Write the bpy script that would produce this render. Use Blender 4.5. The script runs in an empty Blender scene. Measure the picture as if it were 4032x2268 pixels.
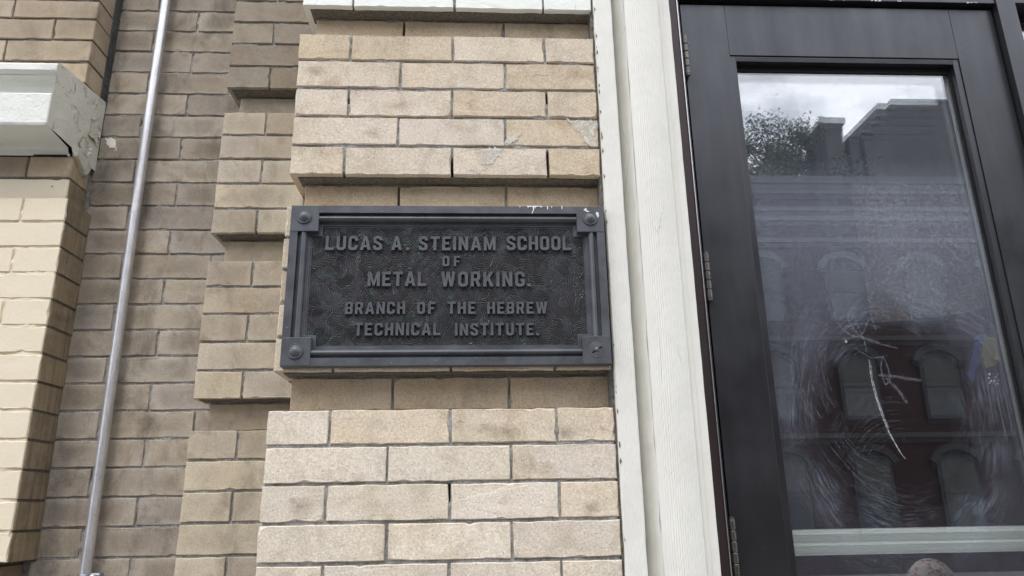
import bpy, bmesh, math, random
import numpy as np
from mathutils import Vector, Matrix, noise

random.seed(7)
rng = np.random.default_rng(7)
S = bpy.context.scene
C = S.collection
EYE = 1.60                      # camera height; all z below are given relative to it and lifted by EYE
R = math.radians

# ------------------------------------------------------------------ camera
cam_d = bpy.data.cameras.new('camera'); cam = bpy.data.objects.new('camera', cam_d); C.objects.link(cam)
pitch, yaw, roll = 0.292401, 0.054591, -0.017001
F = Vector((math.sin(yaw) * math.cos(pitch), math.cos(yaw) * math.cos(pitch), math.sin(pitch)))
r0 = Vector((math.cos(yaw), -math.sin(yaw), 0)); u0 = r0.cross(F)
rr = r0 * math.cos(roll) + u0 * math.sin(roll); uu = -r0 * math.sin(roll) + u0 * math.cos(roll)
m = Matrix.Identity(4)
for i in range(3):
    m[i][0] = rr[i]; m[i][1] = uu[i]; m[i][2] = -F[i]
m.translation = Vector((0, -1.34, EYE))
cam.matrix_world = m
cam_d.lens = 25.838; cam_d.sensor_width = 36; cam_d.clip_start = 0.05; cam_d.clip_end = 500
S.camera = cam
S.render.resolution_x = 1024; S.render.resolution_y = 576

# ------------------------------------------------------------------ sky, sun, exposure
SUN_EL, SUN_AZ = 58, 205        # azimuth of the sun seen from the wall (180 = straight in front of the wall)
w = bpy.data.worlds.new('World'); S.world = w; w.use_nodes = True
nt = w.node_tree; nt.nodes.clear()
def wn(t, **k):
    n = nt.nodes.new(t)
    for a, b in k.items(): setattr(n, a, b)
    return n
out = wn('ShaderNodeOutputWorld'); bg = wn('ShaderNodeBackground'); bg.inputs['Strength'].default_value = 0.12
sky = wn('ShaderNodeTexSky'); sky.sky_type = 'NISHITA'; sky.sun_disc = False
sky.sun_elevation = R(SUN_EL); sky.sun_rotation = R(SUN_AZ); sky.air_density = 1.0; sky.dust_density = 1.5
tc = wn('ShaderNodeTexCoord'); mp = wn('ShaderNodeMapping'); mp.inputs['Scale'].default_value = (1, 1, 1.7)
mp.inputs['Location'].default_value = (0.35, 0.1, 0.0)
ns = wn('ShaderNodeTexNoise'); ns.inputs['Scale'].default_value = 3.1; ns.inputs['Detail'].default_value = 7; ns.inputs['Roughness'].default_value = 0.55
rp = wn('ShaderNodeValToRGB'); rp.color_ramp.elements[0].position = 0.37; rp.color_ramp.elements[1].position = 0.50
mx = wn('ShaderNodeMix', data_type='RGBA'); mx.inputs[7].default_value = (20.6, 21.2, 23.2, 1)
L = nt.links.new
L(tc.outputs['Generated'], mp.inputs[0]); L(mp.outputs[0], ns.inputs['Vector']); L(ns.outputs[0], rp.inputs[0])
L(rp.outputs[0], mx.inputs[0]); L(sky.outputs[0], mx.inputs[6]); L(mx.outputs[2], bg.inputs[0]); L(bg.outputs[0], out.inputs[0])
sd = bpy.data.lights.new('sun', 'SUN'); sd.energy = 1.5; sd.angle = R(13); sd.color = (1, 0.95, 0.88)
sun = bpy.data.objects.new('sun', sd); C.objects.link(sun)
# sun direction: from the street side, a little to the left, high
az = R(SUN_AZ); el = R(SUN_EL)
to_sun = Vector((math.sin(az) * math.cos(el), math.cos(az) * math.cos(el), math.sin(el)))
sun.rotation_euler = to_sun.to_track_quat('Z', 'Y').to_euler()
sun.location = (0, -5, 12)
S.view_settings.view_transform = 'Standard'; S.view_settings.look = 'None'
S.view_settings.gamma = 1; S.view_settings.use_curve_mapping = False
S.view_settings.exposure = 0.16
S.render.engine = 'CYCLES'
S.cycles.max_bounces = 10; S.cycles.transparent_max_bounces = 24; S.cycles.glossy_bounces = 8

# ------------------------------------------------------------------ node helpers
class M:
    def __init__(s, name):
        s.m = bpy.data.materials.new(name); s.m.use_nodes = True; s.t = s.m.node_tree; s.t.nodes.clear()
        s.out = s.n('ShaderNodeOutputMaterial')
    def n(s, t, **k):
        n = s.t.nodes.new(t)
        for a, b in k.items(): setattr(n, a, b)
        return n
    def l(s, a, b): s.t.links.new(a, b)
    def val(s, sock, v):
        if hasattr(v, 'links') or hasattr(v, 'is_output'): s.l(v, sock)
        else:
            if isinstance(v, (tuple, list)) and len(v) == 3 and sock.type == 'RGBA': v = (*v, 1)
            sock.default_value = v
    def math(s, op, a, b=0.0, c=0.0, clamp=False):
        n = s.n('ShaderNodeMath', operation=op, use_clamp=clamp)
        s.val(n.inputs[0], a); s.val(n.inputs[1], b); s.val(n.inputs[2], c); return n.outputs[0]
    def mix(s, f, a, b, mode='MIX'):
        n = s.n('ShaderNodeMix', data_type='RGBA', blend_type=mode)
        s.val(n.inputs[0], f); s.val(n.inputs[6], a); s.val(n.inputs[7], b); return n.outputs[2]
    def ramp(s, x, a, b, va=0.0, vb=1.0):
        n = s.n('ShaderNodeMapRange', clamp=True)
        s.val(n.inputs[0], x); n.inputs[1].default_value = a; n.inputs[2].default_value = b
        n.inputs[3].default_value = va; n.inputs[4].default_value = vb; return n.outputs[0]
    def coord(s, rand=True, scale=None):
        tc = s.n('ShaderNodeTexCoord'); v = tc.outputs['Object']
        if rand:
            oi = s.n('ShaderNodeObjectInfo'); k = s.math('MULTIPLY', oi.outputs['Random'], 37.0)
            a = s.n('ShaderNodeVectorMath', operation='ADD'); s.l(v, a.inputs[0]); s.l(k, a.inputs[1]); v = a.outputs[0]
        if scale:
            mpn = s.n('ShaderNodeMapping'); mpn.inputs['Scale'].default_value = scale; s.l(v, mpn.inputs[0]); v = mpn.outputs[0]
        return v
    def noise(s, v, scale, detail=4, rough=0.5, dist=0.0):
        n = s.n('ShaderNodeTexNoise'); s.l(v, n.inputs['Vector']); n.inputs['Scale'].default_value = scale
        n.inputs['Detail'].default_value = detail; n.inputs['Roughness'].default_value = rough
        n.inputs['Distortion'].default_value = dist; return n.outputs[0]
    def voro(s, v, scale, feature='F1'):
        n = s.n('ShaderNodeTexVoronoi', feature=feature); s.l(v, n.inputs['Vector']); n.inputs['Scale'].default_value = scale
        return n.outputs['Distance']
    def bump(s, h, dist, strength=1.0, normal=None):
        n = s.n('ShaderNodeBump'); n.inputs['Distance'].default_value = dist; n.inputs['Strength'].default_value = strength
        s.l(h, n.inputs['Height'])
        if normal is not None: s.l(normal, n.inputs['Normal'])
        return n.outputs[0]
    def pbr(s, col, rough=0.8, metal=0.0, normal=None, spec=0.5, coat=0.0):
        p = s.n('ShaderNodeBsdfPrincipled'); s.val(p.inputs['Base Color'], col); s.val(p.inputs['Roughness'], rough)
        s.val(p.inputs['Metallic'], metal); p.inputs['Specular IOR Level'].default_value = spec
        p.inputs['Coat Weight'].default_value = coat
        if normal is not None: s.l(normal, p.inputs['Normal'])
        s.l(p.outputs[0], s.out.inputs[0]); return p

def simple(name, col, rough=0.7, metal=0.0, bs=0.0, bd=0.001, var=0.12, scale=6, spec=0.5):
    a = M(name); v = a.coord(); n = a.noise(v, scale, 5, 0.6)
    c = a.mix(a.ramp(n, 0.3, 0.7, 0, 1), tuple(x * (1 - var) for x in col), tuple(min(1, x * (1 + var)) for x in col))
    nm = a.bump(a.noise(v, bs, 4, 0.6), bd) if bs else None
    a.pbr(c, rough, metal, nm, spec); return a.m

def brick_mat(name, stain=(0.20, 0.15, 0.10), amt=0.35, speck=0.5, bump=0.0008, centre=0.0, streak=False, grain=0.12, world=0.35):
    """buff pressed brick: own colour comes from the object's colour; iron specks, cloudy burn marks, fine grain"""
    a = M(name); v = a.coord()
    oi = a.n('ShaderNodeObjectInfo'); base = oi.outputs['Color']
    cloud = a.noise(v, 17, 5, 0.62, 0.4)
    cm = a.ramp(cloud, 0.50, 0.72, 0, amt)
    if centre:
        tcg = a.n('ShaderNodeTexCoord'); sp = a.n('ShaderNodeSeparateXYZ'); a.l(tcg.outputs['Generated'], sp.inputs[0])
        def hump(x): return a.math('MULTIPLY', a.math('MULTIPLY', x, a.math('SUBTRACT', 1.0, x)), 4.0)
        h = a.math('MULTIPLY', a.ramp(hump(sp.outputs[0]), 0.05, 0.55), a.ramp(hump(sp.outputs[2]), 0.15, 0.85))
        c2 = a.math('MULTIPLY', h, a.ramp(a.noise(v, 9, 4, 0.6, 0.6), 0.32, 0.62, 0, centre))
        cm = a.math('MAXIMUM', cm, c2)
    col = a.mix(cm, base, stain)
    gp = a.n('ShaderNodeNewGeometry'); mpp = a.n('ShaderNodeMapping'); mpp.inputs['Scale'].default_value = (1, 1, 0.55); a.l(gp.outputs['Position'], mpp.inputs[0])
    soot = a.math('MULTIPLY', a.ramp(a.noise(mpp.outputs[0], 8.5, 7, 0.68, 0.7), 0.50, 0.70), world)
    col = a.mix(soot, col, tuple(x * 0.75 for x in stain))
    pale = a.math('MULTIPLY', a.ramp(a.noise(mpp.outputs[0], 19, 6, 0.7, 0.3), 0.58, 0.74), 0.22)
    col = a.mix(pale, col, (0.62, 0.57, 0.50))
    warm = a.ramp(a.noise(v, 7, 2), 0.45, 0.7, 0, 0.35)
    col = a.mix(warm, col, a.mix(1.0, col, (1.05, 0.97, 0.80), 'MULTIPLY'))
    g = a.noise(v, 240, 4, 0.8)
    col = a.mix(1.0, col, a.ramp(g, 0.3, 0.72, 1 - grain * 1.6, 1 + grain), 'MULTIPLY')
    sk = a.math('LESS_THAN', a.voro(v, 190), a.math('MULTIPLY', a.ramp(a.noise(v, 60, 2), 0.35, 0.7, 0.05, 0.30), speck * 1.3))
    col = a.mix(a.math('MULTIPLY', sk, 0.62), col, (0.09, 0.06, 0.045))
    if streak:
        vs = a.coord(True, (60, 60, 2.2)); st = a.ramp(a.noise(vs, 1.3, 4, 0.65), 0.42, 0.66, 0, 0.55)
        col = a.mix(st, col, (0.115, 0.09, 0.06))
    h = a.math('ADD', a.noise(v, 260, 5, 0.75), a.math('MULTIPLY', a.noise(v, 45, 3), 1.2))
    nm = a.bump(h, bump)
    a.pbr(col, 0.9, 0, nm, 0.25); return a.m

def paint_mat(name, col, rough=0.55, lump=0.0009, dirt=(0.40, 0.37, 0.29), damt=0.25, rib=0.0, peel=0.0, hair=False):
    a = M(name); v = a.coord()
    n1 = a.noise(v, 9, 6, 0.65); n2 = a.noise(v, 130, 4, 0.6); n3 = a.noise(v, 40, 3, 0.5)
    c = a.mix(a.ramp(n1, 0.45, 0.75, 0, damt), col, dirt)
    c = a.mix(a.ramp(a.noise(v, 300, 2, 0.6), 0.70, 0.8, 0, 0.25), c, (0.3, 0.28, 0.22))
    h = a.math('ADD', a.math('MULTIPLY', n2, 0.8), n3)
    if rib:
        vs = a.coord(False, (1, 1, 0.02)); sp = a.n('ShaderNodeSeparateXYZ'); a.l(vs, sp.inputs[0])
        sx = a.math('SINE', a.math('ADD', a.math('MULTIPLY', sp.outputs[0], 2 * math.pi / 0.0042), a.math('MULTIPLY', n1, 0.5)))
        h = a.math('ADD', h, a.math('MULTIPLY', sx, rib))
    if peel:
        dist = a.noise(v, 22, 7, 0.72, 0.8)
        pk = a.ramp(dist, 0.600, 0.606, 0, 1); edge = a.math('MULTIPLY', a.ramp(dist, 0.585, 0.600, 0, 0.2), a.math('SUBTRACT', 1.0, pk))
        c = a.mix(a.math('MULTIPLY', pk, peel), c, (0.42, 0.39, 0.31)); h = a.math('ADD', h, a.math('MULTIPLY', edge, 1.6))
        h = a.math('SUBTRACT', h, a.math('MULTIPLY', pk, 0.35))
    if hair:
        vc = a.coord(True, (16, 16, 5)); cr = a.voro(vc, 1.0, 'DISTANCE_TO_EDGE')
        ck = a.math('MULTIPLY', a.math('LESS_THAN', cr, 0.005), a.ramp(a.noise(v, 8, 3), 0.58, 0.66))
        c = a.mix(a.math('MULTIPLY', ck, 0.55), c, (0.12, 0.11, 0.09))
    a.pbr(c, rough, 0, a.bump(h, lump), 0.4); return a.m

MAT = {}
MAT['brick'] = brick_mat('buff_brick', amt=0.40, speck=0.55, bump=0.0013, stain=(0.30, 0.22, 0.12), grain=0.20, world=0.34)
MAT['brick_mid'] = brick_mat('buff_brick_weathered', amt=0.5, speck=0.5, bump=0.0009, stain=(0.17, 0.125, 0.085), centre=0.25)
MAT['brick_dirty'] = brick_mat('sooty_brick', amt=0.60, speck=0.5, bump=0.0008, stain=(0.105, 0.082, 0.062), centre=0.45, world=0.62)
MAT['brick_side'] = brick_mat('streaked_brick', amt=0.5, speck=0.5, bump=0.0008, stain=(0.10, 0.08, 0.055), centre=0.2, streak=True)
MAT['brick_white'] = paint_mat('white_painted_brick', (0.74, 0.76, 0.70), lump=0.0012, damt=0.12, hair=True)
MAT['brick_cream'] = paint_mat('cream_painted_brick', (0.70, 0.62, 0.465), rough=0.6, lump=0.0008, damt=0.10, dirt=(0.5, 0.42, 0.3))
MAT['stone'] = paint_mat('painted_stone', (0.70, 0.71, 0.66), rough=0.7, lump=0.0022, damt=0.25, dirt=(0.45, 0.42, 0.33))
MAT['stone_peel'] = paint_mat('peeling_paint', (0.58, 0.57, 0.49), rough=0.65, lump=0.0022, damt=0.35, dirt=(0.45, 0.42, 0.32), peel=0.12)
MAT['casing'] = paint_mat('casing_paint', (0.69, 0.68, 0.62), rough=0.5, lump=0.0005, damt=0.18, hair=True)
MAT['casing_rib'] = paint_mat('casing_paint_reeded', (0.69, 0.68, 0.62), rough=0.5, lump=0.0006, damt=0.18, rib=0.3)
MAT['splash'] = paint_mat('splashed_paint', (0.66, 0.65, 0.58), rough=0.7, lump=0.0006, damt=0.2)
MAT['white_drip'] = simple('white_drip_paint', (0.75, 0.76, 0.74), 0.5, var=0.05)

a = M('mortar'); v = a.coord()
c = a.mix(a.ramp(a.noise(v, 200, 4, 0.7), 0.35, 0.68), (0.20, 0.20, 0.185), (0.42, 0.41, 0.38))
c = a.mix(a.ramp(a.noise(v, 14, 4, 0.6), 0.45, 0.7, 0, 0.5), c, (0.11, 0.10, 0.085))
a.pbr(c, 0.95, 0, a.bump(a.noise(v, 320, 4, 0.7), 0.0015), 0.2); MAT['mortar'] = a.m
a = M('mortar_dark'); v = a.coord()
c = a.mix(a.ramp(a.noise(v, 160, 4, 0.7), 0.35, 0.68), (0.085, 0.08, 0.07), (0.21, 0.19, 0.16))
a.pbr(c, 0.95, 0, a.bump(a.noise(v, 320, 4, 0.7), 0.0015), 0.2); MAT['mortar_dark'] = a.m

def bronze(name, base, verd=0.0, relief=False):
    a = M(name); v = a.coord(False)
    rl = 0.10 if relief else 0.0
    n1 = a.noise(v, 26, 5, 0.6); n2 = a.noise(v, 400, 3, 0.6)
    c = a.mix(a.ramp(n1, 0.35, 0.7), tuple(x * 0.8 for x in base), tuple(x * 1.25 for x in base))
    if verd:
        c = a.mix(a.ramp(a.noise(v, 30, 7, 0.75, 0.6), 0.54, 0.70, 0, verd), c, (0.13, 0.24, 0.20))
    sp = a.math('MULTIPLY', a.math('LESS_THAN', a.voro(v, 95), 0.055), a.ramp(a.noise(v, 12, 2), 0.5, 0.6))
    c = a.mix(sp, c, (0.55, 0.58, 0.55))
    a.pbr(c, a.ramp(n1, 0.3, 0.7, 0.36 - rl, 0.52 - rl), 0.35 + 2 * rl, a.bump(n2, 0.00025), 0.5); return a.m
MAT['bronze'] = bronze('dark_bronze', (0.082, 0.087, 0.096))
MAT['bronze_panel'] = bronze('dark_bronze_panel', (0.060, 0.060, 0.064), 0.5, True)
MAT['bronze_letter'] = bronze('dark_bronze_letter', (0.086, 0.090, 0.097), 0.25)

def anod(name, col, rough=0.42, metal=0.55):
    a = M(name); v = a.coord(True, (14, 14, 1.5)); v2 = a.coord()
    n1 = a.noise(v, 1.5, 5, 0.6); n2 = a.noise(v2, 7, 5, 0.6)
    c = a.mix(a.ramp(n1, 0.3, 0.7), tuple(x * 0.85 for x in col), tuple(x * 1.12 for x in col))
    c = a.mix(a.ramp(a.noise(v2, 11, 6, 0.7), 0.62, 0.74, 0, 0.4), c, tuple(x * 0.6 for x in col))
    spk = a.math('MULTIPLY', a.math('LESS_THAN', a.voro(v2, 60), 0.03), a.ramp(a.noise(v2, 9, 2), 0.5, 0.55))
    c = a.mix(spk, c, (0.5, 0.5, 0.5))
    a.pbr(c, a.ramp(n2, 0.3, 0.7, rough - 0.06, rough + 0.08), metal, a.bump(a.noise(v2, 600, 2), 0.00008), 0.5); return a.m
MAT['anodised'] = anod('black_anodised', (0.066, 0.067, 0.072), 0.33, 0.8)
MAT['jamb'] = anod('brown_jamb', (0.050, 0.034, 0.033), 0.4, 0.4)
MAT['rubber'] = simple('black_rubber', (0.012, 0.012, 0.013), 0.6, spec=0.2)
MAT['hinge'] = simple('weathered_bronze_hinge', (0.13, 0.12, 0.105), 0.38, 0.8, bs=300, bd=0.0003, var=0.3, scale=60)
MAT['alu'] = simple('aluminium', (0.62, 0.62, 0.60), 0.35, 0.9, var=0.06)
MAT['bar'] = simple('grey_green_bar', (0.88, 0.95, 0.88), 0.42, 0.1, var=0.10, scale=14)
MAT['bar_ridge'] = simple('bright_ridges', (0.90, 0.95, 0.90), 0.35, 0.1, var=0.08, scale=18)
a = M('galvanised'); v = a.coord(True, (1, 1, 0.25))
c = a.mix(a.ramp(a.noise(v, 90, 4, 0.6), 0.35, 0.7), (0.54, 0.54, 0.55), (0.70, 0.70, 0.71))
c = a.mix(a.ramp(a.noise(v, 500, 2), 0.62, 0.7, 0, 0.6), c, (0.25, 0.25, 0.27))
a.pbr(c, 0.42, 0.72, a.bump(a.noise(v, 300, 3), 0.0002), 0.5); MAT['galv'] = a.m
MAT['galv_dark'] = simple('dark_galvanised', (0.26, 0.27, 0.29), 0.45, 0.8, bs=180, bd=0.0008, var=0.35, scale=90)

# glass: partly reflecting, with a film of street dust that was wiped away in the middle
def glass_mat(name, refl, dust=None, tint=(0.99, 1.0, 0.995)):
    a = M(name)
    tr = a.n('ShaderNodeBsdfTransparent'); a.val(tr.inputs[0], tint)
    gl = a.n('ShaderNodeBsdfGlossy'); gl.inputs['Roughness'].default_value = 0.0; a.val(gl.inputs['Color'], (1, 1, 1))
    lw = a.n('ShaderNodeLayerWeight'); lw.inputs['Blend'].default_value = 0.5
    fac = a.math('ADD', a.math('MULTIPLY', a.math('POWER', lw.outputs['Facing'], 4.0), 0.9), refl, clamp=True)
    ms = a.n('ShaderNodeMixShader'); a.l(fac, ms.inputs[0]); a.l(tr.outputs[0], ms.inputs[1]); a.l(gl.outputs[0], ms.inputs[2])
    sh = ms.outputs[0]
    if dust:
        v = a.coord(False); sp = a.n('ShaderNodeSeparateXYZ'); a.l(v, sp.inputs[0]); X, Z = sp.outputs[0], sp.outputs[2]
        # object origin sits in the middle of the wiped patch
        wob = a.math('MULTIPLY', a.math('SUBTRACT', a.noise(v, 7, 4, 0.6), 0.5), 0.16)
        ex = a.math('DIVIDE', X, 0.235); ez = a.math('DIVIDE', a.math('SUBTRACT', Z, a.math('MULTIPLY', X, 0.10)), 0.285)
        r = a.math('ADD', a.math('SQRT', a.math('ADD', a.math('MULTIPLY', ex, ex), a.math('MULTIPLY', ez, ez))), wob)
        th = a.math('ARCTAN2', ez, ex)
        cmb = a.n('ShaderNodeCombineXYZ'); a.l(a.math('MULTIPLY', th, 3.2), cmb.inputs[0]); a.l(a.math('MULTIPLY', r, 75.0), cmb.inputs[1])
        arcs = a.ramp(a.noise(cmb.outputs[0], 1.0, 4, 0.75), 0.46, 0.68)
        patch = a.ramp(a.noise(v, 9, 3, 0.5), 0.42, 0.62)
        ring = a.math('MULTIPLY', a.ramp(r, 0.50, 0.95), a.ramp(r, 1.02, 1.30, 1, 0))
        ringm = a.math('MULTIPLY', a.math('MULTIPLY', arcs, ring), a.math('MULTIPLY', patch, 0.15))
        film = a.ramp(r, 0.72, 1.12, 0.06, 1.0)
        upper = a.ramp(Z, 0.05, 0.50, 0.22, 1.05); top = a.ramp(Z, 0.50, 0.66, 1.0, 0.28)
        grit = a.ramp(a.noise(v, 190, 5, 0.85), 0.40, 0.64, 0.3, 1.6)
        vs = a.coord(False, (60, 60, 1.5)); runs = a.ramp(a.noise(vs, 0.6, 5, 0.7), 0.4, 0.75, 0.92, 1.22)
        f = a.math('MULTIPLY', a.math('MULTIPLY', a.math('MULTIPLY', film, upper), a.math('MULTIPLY', top, runs)), a.math('MULTIPLY', grit, dust))
        specks = a.math('MULTIPLY', a.math('LESS_THAN', a.voro(v, 75), 0.05), 0.22)
        f = a.math('ADD', a.math('ADD', f, ringm), specks, clamp=True)
        df = a.n('ShaderNodeBsdfDiffuse'); a.val(df.inputs[0], (0.56, 0.62, 0.76))
        m2 = a.n('ShaderNodeMixShader'); a.l(f, m2.inputs[0]); a.l(sh, m2.inputs[1]); a.l(df.outputs[0], m2.inputs[2]); sh = m2.outputs[0]
    a.l(sh, a.out.inputs[0]); return a.m
MAT['glass_outer'] = glass_mat('dusty_outer_glass', 0.135, dust=0.135)
MAT['glass_inner'] = glass_mat('inner_glass', 0.10, tint=(0.985, 0.99, 0.99))
MAT['glass_far'] = glass_mat('window_glass', 0.06)
def smear(name, col, alpha):
    a = M(name); v = a.coord(); tr = a.n('ShaderNodeBsdfTransparent'); df = a.n('ShaderNodeBsdfDiffuse'); a.val(df.inputs[0], col)
    ms = a.n('ShaderNodeMixShader'); a.l(a.ramp(a.noise(v, 130, 5, 0.8), 0.38, 0.60, alpha * 0.1, alpha * 1.15), ms.inputs[0])
    a.l(tr.outputs[0], ms.inputs[1]); a.l(df.outputs[0], ms.inputs[2]); a.l(ms.outputs[0], a.out.inputs[0]); return a.m
def smudge(name, col, alpha, sc=70, soft=False):
    a = M(name); v = a.coord(); tr = a.n('ShaderNodeBsdfTransparent'); df = a.n('ShaderNodeBsdfDiffuse'); a.val(df.inputs[0], col)
    n = a.math('ADD', a.math('MULTIPLY', a.noise(v, sc, 6, 0.75, 0.6), 0.7), a.math('MULTIPLY', a.noise(v, sc * 4, 3, 0.7), 0.3))
    fac = a.ramp(n, 0.36, 0.60, 0, alpha)
    if soft:
        tcg = a.n('ShaderNodeTexCoord'); sp = a.n('ShaderNodeSeparateXYZ'); a.l(tcg.outputs['Generated'], sp.inputs[0])
        dx = a.math('SUBTRACT', sp.outputs[0], 0.5); dz = a.math('SUBTRACT', sp.outputs[2], 0.5)
        rr_ = a.math('SQRT', a.math('ADD', a.math('MULTIPLY', dx, dx), a.math('MULTIPLY', dz, dz)))
        fac = a.math('MULTIPLY', a.ramp(rr_, 0.05, 0.47, 1.0, 0.0), a.ramp(n, 0.36, 0.60, alpha * 0.25, alpha))
    ms = a.n('ShaderNodeMixShader'); a.l(fac, ms.inputs[0])
    a.l(tr.outputs[0], ms.inputs[1]); a.l(df.outputs[0], ms.inputs[2]); a.l(ms.outputs[0], a.out.inputs[0]); return a.m
MAT['smudge'] = smudge('thin_paint_smudge', (0.66, 0.66, 0.60), 0.85)
MAT['scratch'] = smear('white_scratch', (0.75, 0.75, 0.80), 0.50)
MAT['scribble'] = smear('grey_scribble', (0.45, 0.47, 0.56), 0.16)

# ------------------------------------------------------------------ object helpers
def link(name, me, mat, parent=None, loc=(0, 0, 0), smooth=False):
    if mat is not None: me.materials.append(mat)
    o = bpy.data.objects.new(name, me); C.objects.link(o)
    if parent is not None:
        o.parent = parent; o.location = Vector(loc) - parent.location if parent.type == 'EMPTY' else Vector(loc)
    else: o.location = loc
    if smooth: me.shade_smooth()
    return o
def thing(name, label, cat, loc=(0, 0, 0), group=None):
    o = bpy.data.objects.new(name, None); C.objects.link(o); o.location = loc; o.empty_display_size = 0.1
    o['label'] = label; o['category'] = cat
    if group: o['group'] = group
    return o
def tag(o, label=None, cat=None, group=None, kind=None):
    for k, v in (('label', label), ('category', cat), ('group', group), ('kind', kind)):
        if v: o[k] = v
    return o
def box_bm(bm, x0, x1, y0, y1, z0, z1, bev=0.0):
    r = bmesh.ops.create_cube(bm, size=1)
    for v_ in r['verts']:
        v_.co = Vector(((x0 + x1) / 2 + v_.co.x * (x1 - x0), (y0 + y1) / 2 + v_.co.y * (y1 - y0), (z0 + z1) / 2 + v_.co.z * (z1 - z0)))
    if bev:
        es = list({e for v_ in r['verts'] for e in v_.link_edges})
        bmesh.ops.bevel(bm, geom=es, offset=bev, segments=2, profile=0.6, affect='EDGES')
def bm_obj(name, bm, mat, parent=None, loc=(0, 0, 0), smooth=False):
    me = bpy.data.meshes.new(name); bm.to_mesh(me); bm.free(); return link(name, me, mat, parent, loc, smooth)
def box(name, x0, x1, y0, y1, z0, z1, mat, parent=None, bev=0.0):
    """z relative to the eye; origin at the box centre"""
    bm = bmesh.new(); cx, cy, cz = (x0 + x1) / 2, (y0 + y1) / 2, (z0 + z1) / 2
    box_bm(bm, x0 - cx, x1 - cx, y0 - cy, y1 - cy, z0 - cz, z1 - cz, bev)
    return bm_obj(name, bm, mat, parent, (cx, cy, cz + EYE))
def mesh_obj(name, verts, faces, mat, parent=None, loc=(0, 0, 0), smooth=False):
    me = bpy.data.meshes.new(name); me.from_pydata([tuple(v_) for v_ in verts], [], faces); me.update()
    return link(name, me, mat, parent, loc, smooth)
def tube_mesh(pts, rad, seg=16, caps=True):
    vs, fs = [], []
    for i, p in enumerate(pts):
        a_ = Vector(pts[max(i - 1, 0)]); b_ = Vector(pts[min(i + 1, len(pts) - 1)]); d = (b_ - a_).normalized()
        ux = d.cross(Vector((0, 1, 0.001))).normalized(); uy = d.cross(ux)
        rd = rad[i] if isinstance(rad, (list, tuple)) else rad
        for k in range(seg):
            t = 2 * math.pi * k / seg; vs.append(Vector(p) + ux * math.cos(t) * rd + uy * math.sin(t) * rd)
    for i in range(len(pts) - 1):
        for k in range(seg):
            fs.append((i * seg + k, i * seg + (k + 1) % seg, (i + 1) * seg + (k + 1) % seg, (i + 1) * seg + k))
    if caps:
        fs.append(tuple(range(seg))[::-1]); fs.append(tuple((len(pts) - 1) * seg + k for k in range(seg)))
    return vs, fs
def lathe(profile, seg=28):
    """profile (r, h): turned about the -Y axis, h measured towards the street"""
    vs, fs = [], []
    for r_, h in profile:
        for k in range(seg):
            t = 2 * math.pi * k / seg; vs.append((r_ * math.cos(t), -h, r_ * math.sin(t)))
    for i in range(len(profile) - 1):
        for k in range(seg):
            fs.append((i * seg + k, i * seg + (k + 1) % seg, (i + 1) * seg + (k + 1) % seg, (i + 1) * seg + k))
    fs.append(tuple((len(profile) - 1) * seg + k for k in range(seg)))
    return vs, fs

# ------------------------------------------------------------------ bricks
def vary(col, s=0.06, t=0.03):
    k = 1 + random.uniform(-s, s); w_ = random.uniform(-t, t)
    return (min(1, col[0] * k * (1 + w_ * 0.4)), min(1, col[1] * k), min(1, col[2] * k * (1 - w_ * 1.3)), 1)
def brick(parent, x0, x1, y, depth, z0, z1, mat, col, jit=0.0009, chip=0.12, name='brick', bev=0.0015):
    """pressed brick with slightly wavy, chipped arrises; front at y"""
    w_, h_ = x1 - x0, z1 - z0; step = 0.014
    nx, nz = max(2, int(w_ / step)), max(3, int(h_ / step))
    per = [(-w_ / 2 + w_ * i / nx, -h_ / 2) for i in range(nx)] + [(w_ / 2, -h_ / 2 + h_ * i / nz) for i in range(nz)] \
        + [(w_ / 2 - w_ * i / nx, h_ / 2) for i in range(nx)] + [(-w_ / 2, h_ / 2 - h_ * i / nz) for i in range(nz)]
    n = len(per); A, B, D = [], [], []
    ph = random.uniform(0, 100)
    for i, (x, z) in enumerate(per):
        nn = Vector((x, z)).normalized() if (x or z) else Vector((0, 0))
        dx = (1 if abs(x) >= w_ / 2 - 1e-6 else 0) * math.copysign(1, x); dz = (1 if abs(z) >= h_ / 2 - 1e-6 else 0) * math.copysign(1, z)
        j = noise.noise(Vector((x * 40 + ph, z * 40, ph))) * jit * 1.6 + random.uniform(-jit, jit) * 0.35
        ins = bev * random.uniform(0.7, 1.3); push = 0.0
        if random.random() < chip * 0.35: ins += random.uniform(0.001, 0.0035); push = 0.0005
        bx, bz = x + dx * j, z + dz * j
        A.append((bx - dx * ins, -depth / 2 + push + noise.noise(Vector((x * 12 + ph, z * 12, 3))) * 0.0004, bz - dz * ins))
        B.append((bx, -depth / 2 + ins * 1.1 + 0.0004, bz)); D.append((x, depth / 2, z))
    vs = A + B + D; fs = [tuple(range(n))]
    for k in range(2):
        for i in range(n):
            fs.append((k * n + i, (k + 1) * n + i, (k + 1) * n + (i + 1) % n, k * n + (i + 1) % n))
    dy = random.uniform(-0.0008, 0.0008)
    o = mesh_obj(name, vs, fs, mat, parent, ((x0 + x1) / 2, y + dy + depth / 2, (z0 + z1) / 2 + EYE))
    o.rotation_euler = (random.uniform(-.004, .004), random.uniform(-.004, .004), random.uniform(-.003, .003))
    o.color = col
    return o
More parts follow.
